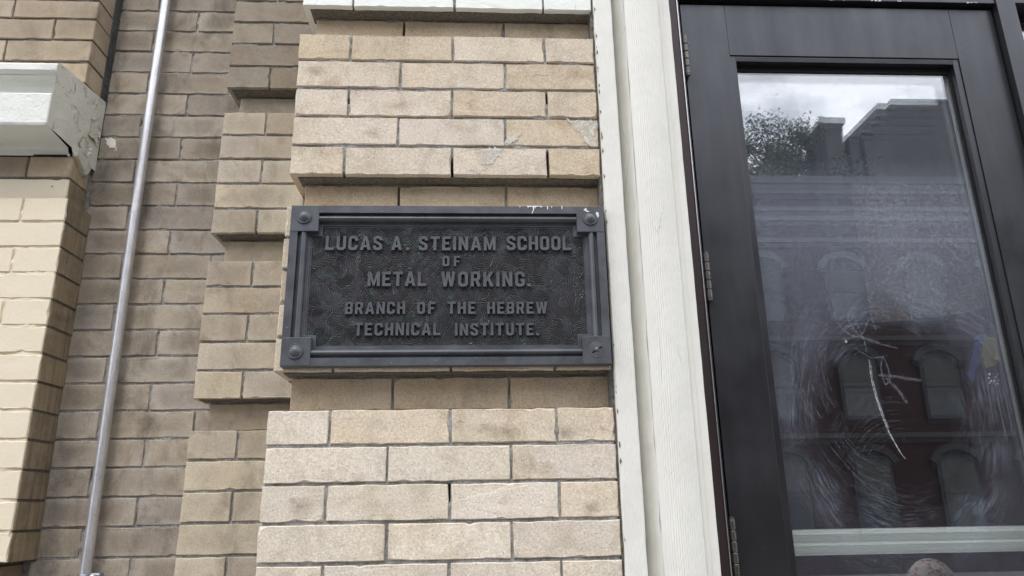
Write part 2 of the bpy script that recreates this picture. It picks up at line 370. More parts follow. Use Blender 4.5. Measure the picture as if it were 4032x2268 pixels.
def fract_noise(nx, nz, cells):
    g = rng.random((cells[1] + 2, cells[0] + 2)); xs = np.linspace(0, cells[0], nx); zs = np.linspace(0, cells[1], nz)
    xi = xs.astype(int); zi = zs.astype(int); fx = xs - xi; fz = zs - zi
    fx = fx * fx * (3 - 2 * fx); fz = fz * fz * (3 - 2 * fz)
    a_ = g[np.ix_(zi, xi)]; b_ = g[np.ix_(zi, xi + 1)]; c_ = g[np.ix_(zi + 1, xi)]; d_ = g[np.ix_(zi + 1, xi + 1)]
    return (a_ * (1 - fx) + b_ * fx) * (1 - fz)[:, None] + (c_ * (1 - fx) + d_ * fx) * fz[:, None]
def grid_mesh(X, Y, Z, skirt=None):
    nz, nx = X.shape; co = np.stack([X, Y, Z], -1).reshape(-1, 3)
    i = np.arange((nz - 1) * (nx - 1)); r_ = i // (nx - 1); c_ = i % (nx - 1); a_ = r_ * nx + c_
    q = np.stack([a_, a_ + 1, a_ + nx + 1, a_ + nx], -1)
    if skirt is not None:                                      # close the sheet with side walls to a given y
        per = np.concatenate([np.arange(nx), np.arange(1, nz) * nx + nx - 1, (nz - 1) * nx + np.arange(nx - 2, -1, -1), np.arange(nz - 2, 0, -1) * nx])
        k = len(per); base = len(co); low = co[per].copy(); low[:, 1] = skirt; co = np.concatenate([co, low])
        j = np.arange(k); q = np.concatenate([q, np.stack([per, base + j, base + (j + 1) % k, per[(j + 1) % k]], -1)])
    me = bpy.data.meshes.new('sheet'); me.vertices.add(len(co)); me.vertices.foreach_set('co', co.ravel().astype(np.float32))
    me.loops.add(q.size); me.loops.foreach_set('vertex_index', q.ravel().astype(np.int32))
    me.polygons.add(len(q)); me.polygons.foreach_set('loop_start', (np.arange(len(q)) * 4).astype(np.int32))
    me.update(calc_edges=True); me.validate(); return me
def mortar(parent, x0, x1, y, depth, z0, z1, rec=0.0036, voids=(), mat='mortar', inset=0.003, res=0.0042):
    x0 += inset; x1 -= inset; z0 += inset; z1 -= inset * 0.3
    nx, nz = max(4, int((x1 - x0) / res)), max(4, int((z1 - z0) / res))
    X, Z = np.meshgrid(np.linspace(x0, x1, nx), np.linspace(z0, z1, nz))
    Y = y + rec + (fract_noise(nx, nz, (max(2, nx // 2), max(2, nz // 2))) - 0.5) * 0.003 + (fract_noise(nx, nz, (max(2, nx // 9), max(2, nz // 3))) - 0.35) * 0.0045
    for a_, b_, c_, d_ in voids:
        Y[(X > a_) & (X < b_) & (Z > c_) & (Z < d_)] += 0.045
    cx, cz = (x0 + x1) / 2, (z0 + z1) / 2
    me = grid_mesh(X - cx, Y - y, Z - cz, skirt=depth)
    return link('mortar', me, MAT[mat], parent, (cx, y, cz + EYE))

CH = 0.0655; JT = 0.0056; JH = 0.0050
TOPS = [1.3540, 0.9615, 0.5685, 0.1754, -0.2176]
def row_bricks(parent, x0, x1, joints, y, depth, z0, z1, mat, colf, **k):
    xs = [x0] + [j for j in joints if x0 + 0.02 < j < x1 - 0.012] + [x1]
    out_ = []
    for i in range(len(xs) - 1):
        a_ = xs[i] + (JH / 2 if i else 0); b_ = xs[i + 1] - (JH / 2 if i < len(xs) - 2 else 0)
        out_.append(brick(parent, a_, b_, y, depth, z0, z1, mat, colf(), **k))
    return out_

# front pier ---------------------------------------------------------
pier1 = thing('brick_pier', 'nearest pale buff brick pier that carries the dark bronze plaque, beside the white door casing', 'brick pier', (-0.05, 0.1, 0))
def c1(up):
    base = random.choice([(0.63, 0.54, 0.42), (0.66, 0.575, 0.46), (0.59, 0.495, 0.37), (0.65, 0.565, 0.455)]) if up else \
        random.choice([(0.67, 0.59, 0.475), (0.70, 0.63, 0.53), (0.65, 0.56, 0.435), (0.68, 0.61, 0.505)])
    return vary(base, 0.05, 0.03)
for bi, T in enumerate(TOPS):
    up = bi < 3; xl = -0.3618 if up else -0.3665; painted = bi == 0
    zb = T - 5 * CH
    mt = MAT['brick_white'] if painted else MAT['brick']
    for i in range(5):
        jn = [-0.2565, -0.0420, 0.1515] if i % 2 == 0 else [-0.1508, 0.0657]
        dz = random.uniform(-.0006, .0006); sx = random.uniform(-.0012, .0012)
        bs = row_bricks(pier1, xl + sx, 0.2555, [j + random.uniform(-.002, .002) for j in jn], 0.0, 0.104, T - (i + 1) * CH + JT + dz, T - i * CH + dz, mt, lambda: c1(up), chip=0.25)
        if painted and i == 4:
            for b_ in bs: b_['label'] = 'brick painted white at the bottom of the topmost band'
    voids = []
    if bi == 1: voids = [(-0.047, -0.036, T - 5 * CH + 0.004, T - 4 * CH - 0.022), (0.147, 0.156, T - 5 * CH, T - 4 * CH - 0.006), (0.147, 0.156, T - 3 * CH + 0.038, T - 2 * CH - 0.004), (-0.26, -0.252, T - 3 * CH + 0.035, T - 3 * CH + 0.045)]
    if bi == 3: voids = [(-0.046, -0.041, T - 3 * CH + 0.035, T - 2 * CH - 0.002)]
    mortar(pier1, xl, 0.2560, 0.0, 0.30, zb + 0.0065, T, voids=voids)
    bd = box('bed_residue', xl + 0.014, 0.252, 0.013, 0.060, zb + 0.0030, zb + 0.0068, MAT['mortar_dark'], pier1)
    # courses behind the corner bricks on the left flank, and the recessed course under the band
    for i in range(5):
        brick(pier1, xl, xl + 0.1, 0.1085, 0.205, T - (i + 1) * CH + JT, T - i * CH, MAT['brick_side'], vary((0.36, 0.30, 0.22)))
    zr = zb
    row_bricks(pier1, -0.3392, 0.2600, [-0.1508, 0.0670], 0.040, 0.10, zr - CH + 0.0045, zr - 0.001, MAT['brick'], lambda: vary((0.56, 0.46, 0.33), 0.04), chip=0.2)
    mortar(pier1, -0.3392, 0.2600, 0.040, 0.30, zr - CH - 0.003, zr + 0.008, voids=[(-0.153, -0.1485, zr - CH + 0.01, zr - 0.002)] if bi in (0, 1) else ())
core = box('core', -0.352, 0.250, 0.15, 0.46, -1.6, 1.354, MAT['mortar_dark'], pier1)
# paint splashes
def blob(name, pts, y, mat, parent, wob=0.004, n=5, seed=0):
    P_ = []; k = len(pts)
    for i in range(k):
        a_ = Vector(pts[i]); b_ = Vector(pts[(i + 1) % k])
        for j in range(n):
            p = a_.lerp(b_, j / n)
            P_.append((p.x + noise.noise(Vector((p.x * 160, p.y * 160, seed))) * wob, p.y + noise.noise(Vector((p.x * 160, p.y * 160, seed + 9))) * wob))
    bm = bmesh.new(); cx = sum(p[0] for p in P_) / len(P_); cz = sum(p[1] for p in P_) / len(P_)
    f_ = [bm.verts.new((p[0] - cx, 0, p[1] - cz)) for p in P_]; b2 = [bm.verts.new((p[0] - cx, 0.0016, p[1] - cz)) for p in P_]
    es = [bm.edges.new((f_[i], f_[(i + 1) % len(f_)])) for i in range(len(f_))]
    bmesh.ops.triangle_fill(bm, edges=es, use_beauty=True)
    for i in range(len(f_)): 
        j = (i + 1) % len(f_); bm.faces.new((f_[i], b2[i], b2[j], f_[j]))
    bmesh.ops.recalc_face_normals(bm, faces=bm.faces)
    return bm_obj(name, bm, mat, parent, (cx, y, cz + EYE))
z4 = TOPS[1] - 4 * CH
blob('paint_splash', [(0.012, 0.668), (0.022, 0.690), (0.030, z4 - .001), (0.062, z4 - .001), (0.050, 0.682), (0.040, 0.664), (0.022, 0.660)], -0.0014, MAT['smudge'], pier1, 0.010)
blob('paint_splash', [(0.058, z4 + .0065), (0.063, 0.714), (0.075, 0.728), (0.097, 0.733), (0.086, 0.718), (0.070, z4 + .0065)], -0.0014, MAT['smudge'], pier1, 0.006, seed=4)
blob('paint_splash', [(-0.008, 0.652), (0.004, 0.657), (0.016, 0.650), (0.028, 0.655), (0.014, 0.644), (0.000, 0.645)], -0.0014, MAT['smudge'], pier1, 0.006, seed=5)
blob('paint_splash', [(0.196, 0.7635), (0.204, 0.7635), (0.230, 0.7628), (0.252, 0.7635), (0.252, 0.706), (0.240, 0.704), (0.226, 0.716), (0.222, 0.735), (0.205, 0.745)], -0.0014, MAT['smudge'], pier1, 0.008, seed=6)

soot = smudge('soot_stain', (0.10, 0.085, 0.07), 0.36, 45, True); burn = smudge('burn_stain', (0.26, 0.18, 0.10), 0.34, 40, True)
def rnd(cx_, cz_, rx_, rz_, n=12): return [(cx_ + rx_ * math.cos(6.283 * i / n) * random.uniform(.75, 1.1), cz_ + rz_ * math.sin(6.283 * i / n) * random.uniform(.75, 1.1)) for i in range(n)]
for cx_, cz_, rx_, rz_, mm in [(-0.325, 0.873, 0.028, 0.016, soot), (0.060, 0.133, 0.050, 0.018, burn), (0.018, 0.140, 0.030, 0.014, burn), (0.205, 0.003, 0.024, 0.020, soot), (-0.300, 0.010, 0.035, 0.020, burn),
                               (0.215, 0.875, 0.030, 0.018, burn), (-0.16, 0.795, 0.040, 0.016, burn), (0.165, 0.130, 0.024, 0.014, soot), (-0.20, 0.73, 0.030, 0.016, burn), (-0.31, 0.020, 0.012, 0.008, soot)]:
    blob('stain', rnd(cx_, cz_, rx_, rz_), -0.0012, mm, pier1, 0.004, n=3)
for x_, z_, ln in [(0.118, 0.868, 0.05), (-0.062, 0.805, 0.03), (-0.035, 0.15, 0.022), (0.225, 0.135, 0.02)]:
    vs = []; n = 9
    for i in range(n):
        q = i / (n - 1); zz = z_ + noise.noise(Vector((x_ + q * 3, z_ * 9, 1))) * 0.006
        vs += [(x_ + ln * q, 0, zz + 0.0004 * math.sin(math.pi * q)), (x_ + ln * q, 0, zz - 0.0004 * math.sin(math.pi * q))]
    mesh_obj('crack', vs, [(2 * i, 2 * i + 2, 2 * i + 3, 2 * i + 1) for i in range(n - 1)], MAT['rubber'], pier1, (0, -0.0016, EYE))

# middle pier ---------------------------------------------------------
pier2 = thing('brick_pier', 'middle buff brick pier standing between the near pier and the dark wall with the pipe', 'brick pier', (-0.5, 0.42, 0))
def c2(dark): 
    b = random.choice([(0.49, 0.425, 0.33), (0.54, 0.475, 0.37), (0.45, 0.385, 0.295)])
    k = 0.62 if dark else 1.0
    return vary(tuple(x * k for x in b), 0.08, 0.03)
for bi, T in enumerate([TOPS[0] + 6 * CH] + TOPS):
    for i in range(5):
        xl = -0.622 + random.uniform(-.001, .001)
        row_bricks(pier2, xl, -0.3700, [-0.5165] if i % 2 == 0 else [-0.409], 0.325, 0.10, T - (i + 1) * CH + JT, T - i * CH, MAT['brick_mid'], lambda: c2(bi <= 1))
    mortar(pier2, -0.622, -0.3700, 0.325, 0.12, T - 5 * CH + 0.0065, T, rec=0.0035)
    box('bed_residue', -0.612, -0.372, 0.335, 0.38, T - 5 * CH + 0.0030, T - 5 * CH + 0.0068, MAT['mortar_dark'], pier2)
    zr = T - 5 * CH
    row_bricks(pier2, -0.6000, -0.3700, [-0.394], 0.365, 0.08, zr - CH + 0.0045, zr - 0.001, MAT['brick_mid'], lambda: c2(False))
    mortar(pier2, -0.6000, -0.3700, 0.365, 0.09, zr - CH - 0.003, zr + 0.008, rec=0.0035)

# recessed wall ---------------------------------------------------------
wall = thing('brick_wall', 'dark sooty recessed strip of brick wall behind the metal pipe', 'brick wall', (-0.8, 0.5, 0))
for k in range(-6, 27):
    zt = 1.3540 - k * 0.06576
    js = [-0.772, -0.559] if k % 2 == 0 else [-0.884, -0.664]
    lightness = 0.92 + 0.18 * k / 27
    row_bricks(wall, -0.985 if k < 7 else -0.99, -0.46, [j + random.uniform(-.002, .002) for j in js], 0.460, 0.10, zt - 0.06576 + JT * 0.9, zt, MAT['brick_dirty'],
               lambda: vary(tuple(x * lightness for x in random.choice([(0.40, 0.35, 0.285), (0.36, 0.315, 0.26), (0.43, 0.38, 0.305)])), 0.08, 0.03))
mortar(wall, -1.05, -0.45, 0.460, 0.10, 1.354 - 27 * 0.06576, 1.75, rec=0.003, mat='mortar', voids=[(-1.02, -0.984, 0.88, 1.75)])
blob('paint_splash', [(-0.972, 0.958), (-0.958, 0.962), (-0.944, 0.948), (-0.940, 0.918), (-0.946, 0.934), (-0.958, 0.930), (-0.968, 0.944)], 0.4585, MAT['splash'], wall, 0.008, seed=2)

# left pier ---------------------------------------------------------
pier3 = thing('brick_pier', 'leftmost brick pier at the photo edge with cream painted front bricks below the white stone', 'brick pier', (-1.2, 0.42, 0))
PH = 0.0641; PT = 0.7378
for k in range(13):
    zt = PT - k * PH; z0_, z1_ = zt - PH + 0.0062, zt
    first = -0.977 + random.uniform(-.001, .001)
    js = [-1.292, -1.079] if k % 2 == 0 else [-1.40, -1.188]
    dpt = 0.110 if k % 2 == 0 else 0.086
    xs = sorted([-1.55] + js)
    for i, xa in enumerate(xs):
        xb = xs[i + 1] - JH if i < len(xs) - 1 else None
        if xb is None:      # corner brick
            brick(pier3, xa, first - 0.0022, 0.350, 0.02, z0_, z1_, MAT['brick_cream'], (1, 1, 1, 1), jit=0.0008, chip=0.15)
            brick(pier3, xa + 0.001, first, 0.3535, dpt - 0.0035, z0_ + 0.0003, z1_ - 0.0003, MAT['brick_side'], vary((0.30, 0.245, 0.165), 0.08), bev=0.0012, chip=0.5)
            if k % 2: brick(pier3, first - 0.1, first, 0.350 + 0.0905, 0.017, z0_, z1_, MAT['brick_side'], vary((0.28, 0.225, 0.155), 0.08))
        else:
            brick(pier3, xa, xb, 0.350, 0.10, z0_, z1_, MAT['brick_cream'], (1, 1, 1, 1), jit=0.0008)
mortar(pier3, -1.55, -0.979, 0.350, 0.09, PT - 13 * PH + 0.006, PT, rec=0.0024, mat='brick_cream', inset=0.0022)
me_ = [o for o in pier3.children if o.name.startswith('mortar')][-1]
def side_mortar(x, y0, y1, z0, z1):
    bm = bmesh.new(); box_bm(bm, -0.02, 0.0, 0, y1 - y0, 0, z1 - z0)
    return bm_obj('mortar', bm, MAT['mortar_dark'], pier3, (x, y0, z0 + EYE))
side_mortar(-0.9795, 0.357, 0.462, PT - 13 * PH + 0.004, PT - 0.002)
def c3(): return vary(random.choice([(0.42, 0.35, 0.26), (0.45, 0.375, 0.28), (0.39, 0.32, 0.235)]), 0.05, 0.03)
# two courses between the stone and the cream band
for k, (zt, zb_) in enumerate([(0.862, 0.8066), (0.8006, 0.7440)]):
    js = [-1.319, -1.106] if k == 0 else [-1.42, -1.21]
    xs = [-1.55] + js + [-1.0]
    for i in range(len(xs) - 1):
        last = i == len(xs) - 2
        b_ = brick(pier3, xs[i] + JH / 2, xs[i + 1] - (0 if last else JH / 2), 0.377, 0.082, zb_, zt, MAT['brick_mid'] if k == 0 else MAT['brick_cream'], c3() if k == 0 else (1, 1, 1, 1))
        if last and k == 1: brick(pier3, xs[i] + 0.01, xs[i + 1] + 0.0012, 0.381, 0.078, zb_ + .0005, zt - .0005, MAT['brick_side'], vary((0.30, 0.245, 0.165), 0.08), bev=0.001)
mortar(pier3, -1.55, -1.002, 0.377, 0.08, 0.738, 0.872, rec=0.003, mat='mortar_dark')
# upper courses above the stone
ups = [1.5680, 1.5060, 1.4440, 1.3823, 1.3201, 1.2607, 1.1957, 1.1299, 1.0680, 1.004]
for k in range(len(ups) - 1):
    js = [-1.430, -1.217] if k % 2 == 0 else [-1.317, -1.104]
    xs = [-1.55] + js + [-1.0 + random.uniform(-.001, .001)]
    for i in range(len(xs) - 1):
        last = i == len(xs) - 2
        brick(pier3, xs[i] + JH / 2, xs[i + 1] - (0 if last else JH / 2), 0.375, 0.078, ups[k + 1] + 0.006, ups[k], MAT['brick_mid'], c3())
mortar(pier3, -1.55, -1.001, 0.375, 0.08, 1.0, 1.57, rec=0.003, mat='mortar_dark')
# courses under the cream band
for k in range(6):
    zt = PT - 13 * PH - 0.004 - k * CH
    js = [-1.319, -1.106] if k % 2 == 0 else [-1.42, -1.21]
    row_bricks(pier3, -1.55, -1.003, js, 0.377, 0.082, zt - CH + 0.006, zt, MAT['brick_dirty'], lambda: vary((0.26, 0.21, 0.15), 0.08))
mortar(pier3, -1.55, -1.004, 0.377, 0.08, PT - 13 * PH - 6 * CH, PT - 13 * PH + 0.004, rec=0.003, mat='mortar_dark')
blob('spray_mark', [(-1.20, 0.020), (-1.183, 0.030), (-1.168, 0.012), (-1.176, -0.016), (-1.190, -0.034), (-1.20, -0.02)], 0.3486,
     smear('yellow_spray', (0.80, 0.74, 0.10), 0.45), pier3, 0.01)

# backing wall of the building ---------------------------------------------------------
bw = box('building_wall', -4.0, 0.50, 0.561, 0.75, -1.75, 1.9, MAT['mortar_dark']); tag(bw, kind='structure')
bw.name = 'wall_core'
bw2 = box('wall_above', -4.0, 6.0, 0.30, 0.75, 1.9, 9.0, simple('upper_wall_brick', (0.45, 0.36, 0.26), 0.9, var=0.15, scale=4)); tag(bw2, kind='structure')
bw3 = box('wall_left', -4.0, -1.56, 0.36, 0.56, -1.75, 1.9, simple('left_wall_brick', (0.42, 0.34, 0.25), 0.9, var=0.15, scale=4)); tag(bw3, kind='structure')

# white carved stone on the left pier ---------------------------------------------------------
stone = thing('stone_block', 'white painted moulded stone block with peeling paint at its end, on the leftmost pier', 'stone block', (-1.25, 0.4, 0.87 + EYE))
prof = [(0.46, 1.064), (0.285, 1.060), (0.266, 1.056), (0.262, 1.051), (0.262, 1.036), (0.2655, 1.0325), (0.2745, 1.030)]
for t in np.linspace(0, 1, 8):           # ogee
    ang = t * math.pi / 2; prof.append((0.2745 + 0.030 * math.sin(ang), 1.029 - 0.046 * (1 - math.cos(ang)) - 0.002))
prof += [(0.306, 0.979), (0.306, 0.975), (0.270, 0.974), (0.263, 0.972), (0.262, 0.969), (0.262, 0.893), (0.264, 0.888), (0.269, 0.886), (0.360, 0.879), (0.364, 0.874), (0.364, 0.868), (0.372, 0.866), (0.372, 0.862), (0.46, 0.862)]
XR = -1.006; nx = 44
vs, fs = [], []
xs_ = np.concatenate([np.linspace(-1.62, XR - 0.004, nx), [XR]])
for ix, x in enumerate(xs_):
    for k, (yy, z) in enumerate(prof):
        e = 1 if 0 < k < len(prof) - 1 else 0
        wv = noise.noise(Vector((x * 25, yy * 60, z * 60))) * 0.0022 * e; ins = 0.003 if ix == len(xs_) - 1 and 0 < k < len(prof) - 6 else 0
        vs.append((x, yy + wv + ins, z + wv * 0.6 - (ins if z > 0.97 else 0)))
npf = len(prof)
for i in range(len(xs_) - 1):
    for k in range(npf - 1): fs.append((i * npf + k, i * npf + k + 1, (i + 1) * npf + k + 1, (i + 1) * npf + k))
body = mesh_obj('moulding', [(a_ + 1.25, b_ - 0.4, c_ - 0.87) for a_, b_, c_ in vs], fs, MAT['stone'], stone, stone.location)
# end face, gently lumpy, with the torn paint skin
endp = [(yy, z) for yy, z in prof]
bm = bmesh.new(); vv = [bm.verts.new((0, yy - 0.4, z - 0.87)) for yy, z in endp]
bm.faces.new(vv); bmesh.ops.triangulate(bm, faces=bm.faces[:]); bmesh.ops.subdivide_edges(bm, edges=bm.edges[:], cuts=5, use_grid_fill=True)
for q in bm.verts: q.co.x += noise.noise(q.co * 30) * 0.0016 + 0.020 * (q.co.y + 0.14) / 0.20
bmesh.ops.recalc_face_normals(bm, faces=bm.faces)
bm_obj('end_face', bm, MAT['stone_peel'], stone, (XR, 0.4, 0.87 + EYE))
def flake(y0, z0, w_, h_, seed, ang=0.0):
    n = 18; V = [(0, 0, 0)]
    for i in range(n):
        t = 2 * math.pi * i / n; r_ = 0.5 + noise.noise(Vector((math.cos(t) * 2.2, math.sin(t) * 2.2, seed))) * 0.45
        yy, zz = math.cos(t) * w_ * r_, math.sin(t) * h_ * r_
        V.append((0.0006 + 0.020 * (y0 + yy - 0.26) / 0.20 + 0.004 * max(0, noise.noise(Vector((yy * 60, zz * 60, seed + 3))) + 0.25), yy, zz))
    o = mesh_obj('paint_flake', V, [(0, 1 + i, 1 + (i + 1) % n) for i in range(n)], MAT['stone_peel'], stone, (XR + 0.0022, y0, z0 + EYE))
    o.rotation_euler = (ang, 0, 0)
for a_ in [(0.43, 0.965, 0.045, 0.06, 3), (0.405, 0.905, 0.05, 0.045, 4)]:
    flake(*a_)
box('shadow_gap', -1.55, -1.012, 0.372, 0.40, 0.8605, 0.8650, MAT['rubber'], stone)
# ragged paint skin hanging over the courses below
blob_pts = [(-0.30, 0), ]
bm = bmesh.new(); pp = [(0.375, 0.864), (0.400, 0.852), (0.418, 0.838), (0.430, 0.836), (0.440, 0.850), (0.452, 0.872), (0.457, 0.90), (0.40, 0.90), (0.375, 0.885)]
vv = [bm.verts.new((0, yy - 0.4, z - 0.87)) for yy, z in pp]; bm.faces.new(vv)
ex = bmesh.ops.extrude_face_region(bm, geom=bm.faces[:]); 
for q in [g for g in ex['geom'] if isinstance(g, bmesh.types.BMVert)]: q.co.x -= 0.012
bmesh.ops.recalc_face_normals(bm, faces=bm.faces)
bm_obj('paint_skin', bm, MAT['stone_peel'], stone, (XR + 0.017, 0.4, 0.87 + EYE))

# metal conduit ---------------------------------------------------------
pipe = thing('metal_pipe', 'thin galvanised metal pipe running up the sooty brick wall', 'pipe', (-0.856, 0.438, 0))
vs, fs = tube_mesh([(0.002 * math.sin(z_ * 2), 0, z_) for z_ in np.linspace(0.3, 3.15, 30)], 0.0118, 28)
mesh_obj('pipe_length', vs, fs, MAT['galv'], pipe, pipe.location, True)
# clamp: a band round the pipe, its ear, a bolt
vs, fs = [], []
for k in range(33):
    t = 2 * math.pi * k / 32
    for r_, z_ in ((0.0128, -0.010), (0.0152, -0.010), (0.0160, -0.007), (0.0155, 0), (0.0160, 0.007), (0.0152, 0.010), (0.0128, 0.010)):
        vs.append((r_ * math.cos(t), r_ * math.sin(t), z_))
for k in range(32):
    for j in range(6): fs.append((k * 7 + j, (k + 1) * 7 + j, (k + 1) * 7 + j + 1, k * 7 + j + 1))
clamp = mesh_obj('pipe_clamp', vs, fs, MAT['galv_dark'], pipe, (-0.856, 0.438, -0.131 + EYE), True)
bm = bmesh.new(); box_bm(bm, 0.010, 0.036, -0.006, 0.014, -0.009, 0.012, 0.005)
bm_obj('clamp_ear', bm, MAT['galv_dark'], clamp, (0, 0, 0), True)
vs, fs = lathe([(0.0, 0), (0.0062, 0.0), (0.0065, 0.0035), (0.005, 0.0045), (0.0036, 0.005), (0.0034, 0.010), (0.0024, 0.0115)], 12)
mesh_obj('bolt', vs, fs, MAT['galv'], clamp, (0.019, -0.006, 0.002), True)

# ------------------------------------------------------------------ bronze plaque
PX0, PX1, PZ0, PZ1 = -0.347, 0.2530, 0.2515, 0.5635
plaque = thing('wall_plaque', 'dark bronze plaque with raised school lettering mounted on the near brick pier', 'plaque', ((PX0 + PX1) / 2, 0.0, PZ0 + EYE))
pl = Vector((0, 0, EYE))
prof = [(0.0, 0.0), (0.0, -0.0205), (0.0006, -0.0215), (0.0150, -0.0215), (0.0153, -0.0130), (0.0178, -0.0130), (0.0180, -0.0145), (0.0192, -0.0145)]
for t in np.linspace(0, 1, 9): prof.append((0.0195 + 0.0115 * t, -0.0135 - 0.0075 * math.sin(math.pi * (0.08 + t * 0.84)) ** 0.8))
prof += [(0.0316, -0.0110), (0.0345, -0.0110), (0.0348, -0.0092), (0.0380, -0.0092), (0.0383, -0.0072), (0.0408, -0.0072), (0.0410, -0.0050)]
vs, fs = [], []
for t, y in prof:
    vs += [(PX0 + t, y, PZ0 + t), (PX1 - t, y, PZ0 + t), (PX1 - t, y, PZ1 - t), (PX0 + t, y, PZ1 - t)]
for k in range(len(prof) - 1):
    for j in range(4): fs.append((k * 4 + j, k * 4 + (j + 1) % 4, (k + 1) * 4 + (j + 1) % 4, (k + 1) * 4 + j))
mesh_obj('frame', vs, fs, MAT['bronze'], plaque, pl)
box('backing', PX0 + .002, PX1 - .002, -0.0035, 0.001, PZ0 + .002, PZ1 - .002, MAT['bronze'], plaque)
# panel with combed, interwoven ribbons of fine ridges -- real relief
qx0, qx1, qz0, qz1 = PX0 + 0.0405, PX1 - 0.0405, PZ0 + 0.0338, PZ1 - 0.0405
pxx0, pxx1, pzz0, pzz1 = PX0 + 0.040, PX1 - 0.040, PZ0 + 0.040, PZ1 - 0.040
res = 0.00062; nx = int((pxx1 - pxx0) / res); nz = int((pzz1 - pzz0) / res)
X, Z = np.meshgrid(np.linspace(pxx0, pxx1, nx), np.linspace(pzz0, pzz1, nz)); Hh = np.zeros_like(X)
prng = np.random.default_rng(11)
step = 0.021; seeds = [(x, z) for x in np.arange(pxx0 - .02, pxx1 + .02, step) for z in np.arange(pzz0 - .02, pzz1 + .02, step * 0.8)]
seeds += [(prng.uniform(pxx0, pxx1), prng.uniform(pzz0, pzz1)) for _ in range(110)]
prng.shuffle(seeds)
for sx, sz in seeds:
    ln = prng.uniform(0.035, 0.070); a0 = prng.uniform(0, math.pi) * 0.9 - 0.5; hw = 0.0093; amp = prng.uniform(0.004, 0.011) * prng.choice([-1, 1]); ph = prng.uniform(0, 6.28)
    ca, sa = math.cos(a0), math.sin(a0)
    m_ = (abs(X - sx) < ln * 0.62 + .012) & (abs(Z - sz) < ln * 0.62 + .012)
    if not m_.any(): continue
    dx, dz = X[m_] - sx, Z[m_] - sz; u_ = dx * ca + dz * sa; v_ = -dx * sa + dz * ca
    k_ = 2 * math.pi / (ln * 1.05); cen = amp * np.sin(k_ * u_ + ph); slope = amp * k_ * np.cos(k_ * u_ + ph)
    d = (v_ - cen) / np.sqrt(1 + slope ** 2)
    ins = (abs(d) < hw) & (abs(u_) < ln / 2)
    rib = 0.5 + 0.5 * np.cos(d * 2 * math.pi / 0.0031)
    hv = rib * 0.0020 + 0.0006 * (1 - (d / hw) ** 2)
    tmp = Hh[m_]; tmp[ins] = hv[ins]; Hh[m_] = tmp
me = grid_mesh(X, -0.0056 - Hh, Z)
pan = link('relief_panel', me, MAT['bronze_panel'], plaque, pl, True)
# corner blocks, their stepped feet, and fixings
cb = 0.0530
for i, (cx_, cz_, sx_, sz_) in enumerate([(PX0, PZ1, 1, -1), (PX1, PZ1, -1, -1), (PX0, PZ0, 1, 1), (PX1, PZ0, -1, 1)]):
    bx = sorted((cx_ + sx_ * 0.0008, cx_ + sx_ * cb)); bz = sorted((cz_ + sz_ * 0.0008, cz_ + sz_ * cb))
    blk = box('corner_block', bx[0], bx[1], -0.0222, -0.004, bz[0], bz[1], MAT['bronze'], plaque, 0.0007)
    bx2 = sorted((cx_ + sx_ * 0.016, cx_ + sx_ * (cb + 0.0062))); bz2 = sorted((cz_ + sz_ * 0.016, cz_ + sz_ * (cb + 0.0062)))
    box('stepped_foot', bx2[0], bx2[1], -0.0098, -0.004, bz2[0], bz2[1], MAT['bronze'], plaque, 0.0006)
    sxp, szp = [(-0.3215, 0.5393), (0.2262, 0.5377), (-0.3209, 0.2786), (0.2268, 0.2786)][i]
    if i != 3:
        vs, fs = lathe([(0.0138, 0), (0.0141, 0.0020), (0.0133, 0.0030), (0.0124, 0.0026), (0.0112, 0.0021), (0.0098, 0.0034), (0.0084, 0.0052), (0.0064, 0.0070), (0.0042, 0.0082), (0.002, 0.0087)], 36)
        mesh_obj('screw_cap', vs, fs, MAT['bronze'], plaque, (sxp, -0.0222, szp + EYE), True)
    else:
        vs, fs = lathe([(0.0150, 0), (0.0150, 0.0006), (0.0138, 0.0009), (0.0132, 0.0004), (0.0126, 0.0006), (0.006, 0.0008), (0.0035, 0.0009), (0.0032, 0.0022), (0.001, 0.0024)], 36)
        sc = mesh_obj('screw', vs, fs, MAT['bronze_letter'], plaque, (sxp, -0.0222, szp + EYE), True); sc['label'] = 'bare slotted screw that has lost its domed cap'
        for sg in (-1, 1):
            bm = bmesh.new(); box_bm(bm, 0.0030 * 1.0, 0.0110, -0.0012, 0.0, -0.0017, 0.0017)
            s_ = bm_obj('slot', bm, MAT['rubber'], sc, (0, 0, 0)); s_.rotation_euler = (0, R(-32) + (math.pi if sg < 0 else 0), 0)
# glyphs
s = 0.185
def stroke(pts, s=s):
    Lp, Rp = [], []; n = len(pts)
    for i, p in enumerate(pts):
        p = Vector(p); d1 = (p - Vector(pts[i - 1])).normalized() if i else None; d2 = (Vector(pts[i + 1]) - p).normalized() if i < n - 1 else None
        if d1 is None: d1 = d2
        if d2 is None: d2 = d1
        t = (d1 + d2).normalized(); nn = Vector((-t.y, t.x)); k = (s / 2) / max(0.5, nn.dot(Vector((-d1.y, d1.x))))
        Lp.append(p + nn * k); Rp.append(p - nn * k)
    return [[tuple(p) for p in Rp + Lp[::-1]]]
def octo(x0, x1, z0, z1, c, ccw=True):
    k = c * 0.30
    P_ = [(x0 + c, z0), (x1 - c, z0), (x1 - k, z0 + k), (x1, z0 + c), (x1, z1 - c), (x1 - k, z1 - k), (x1 - c, z1), (x0 + c, z1), (x0 + k, z1 - k), (x0, z1 - c), (x0, z0 + c), (x0 + k, z0 + k)]
    return P_ if ccw else P_[::-1]
h2 = s / 2; e = 0.1
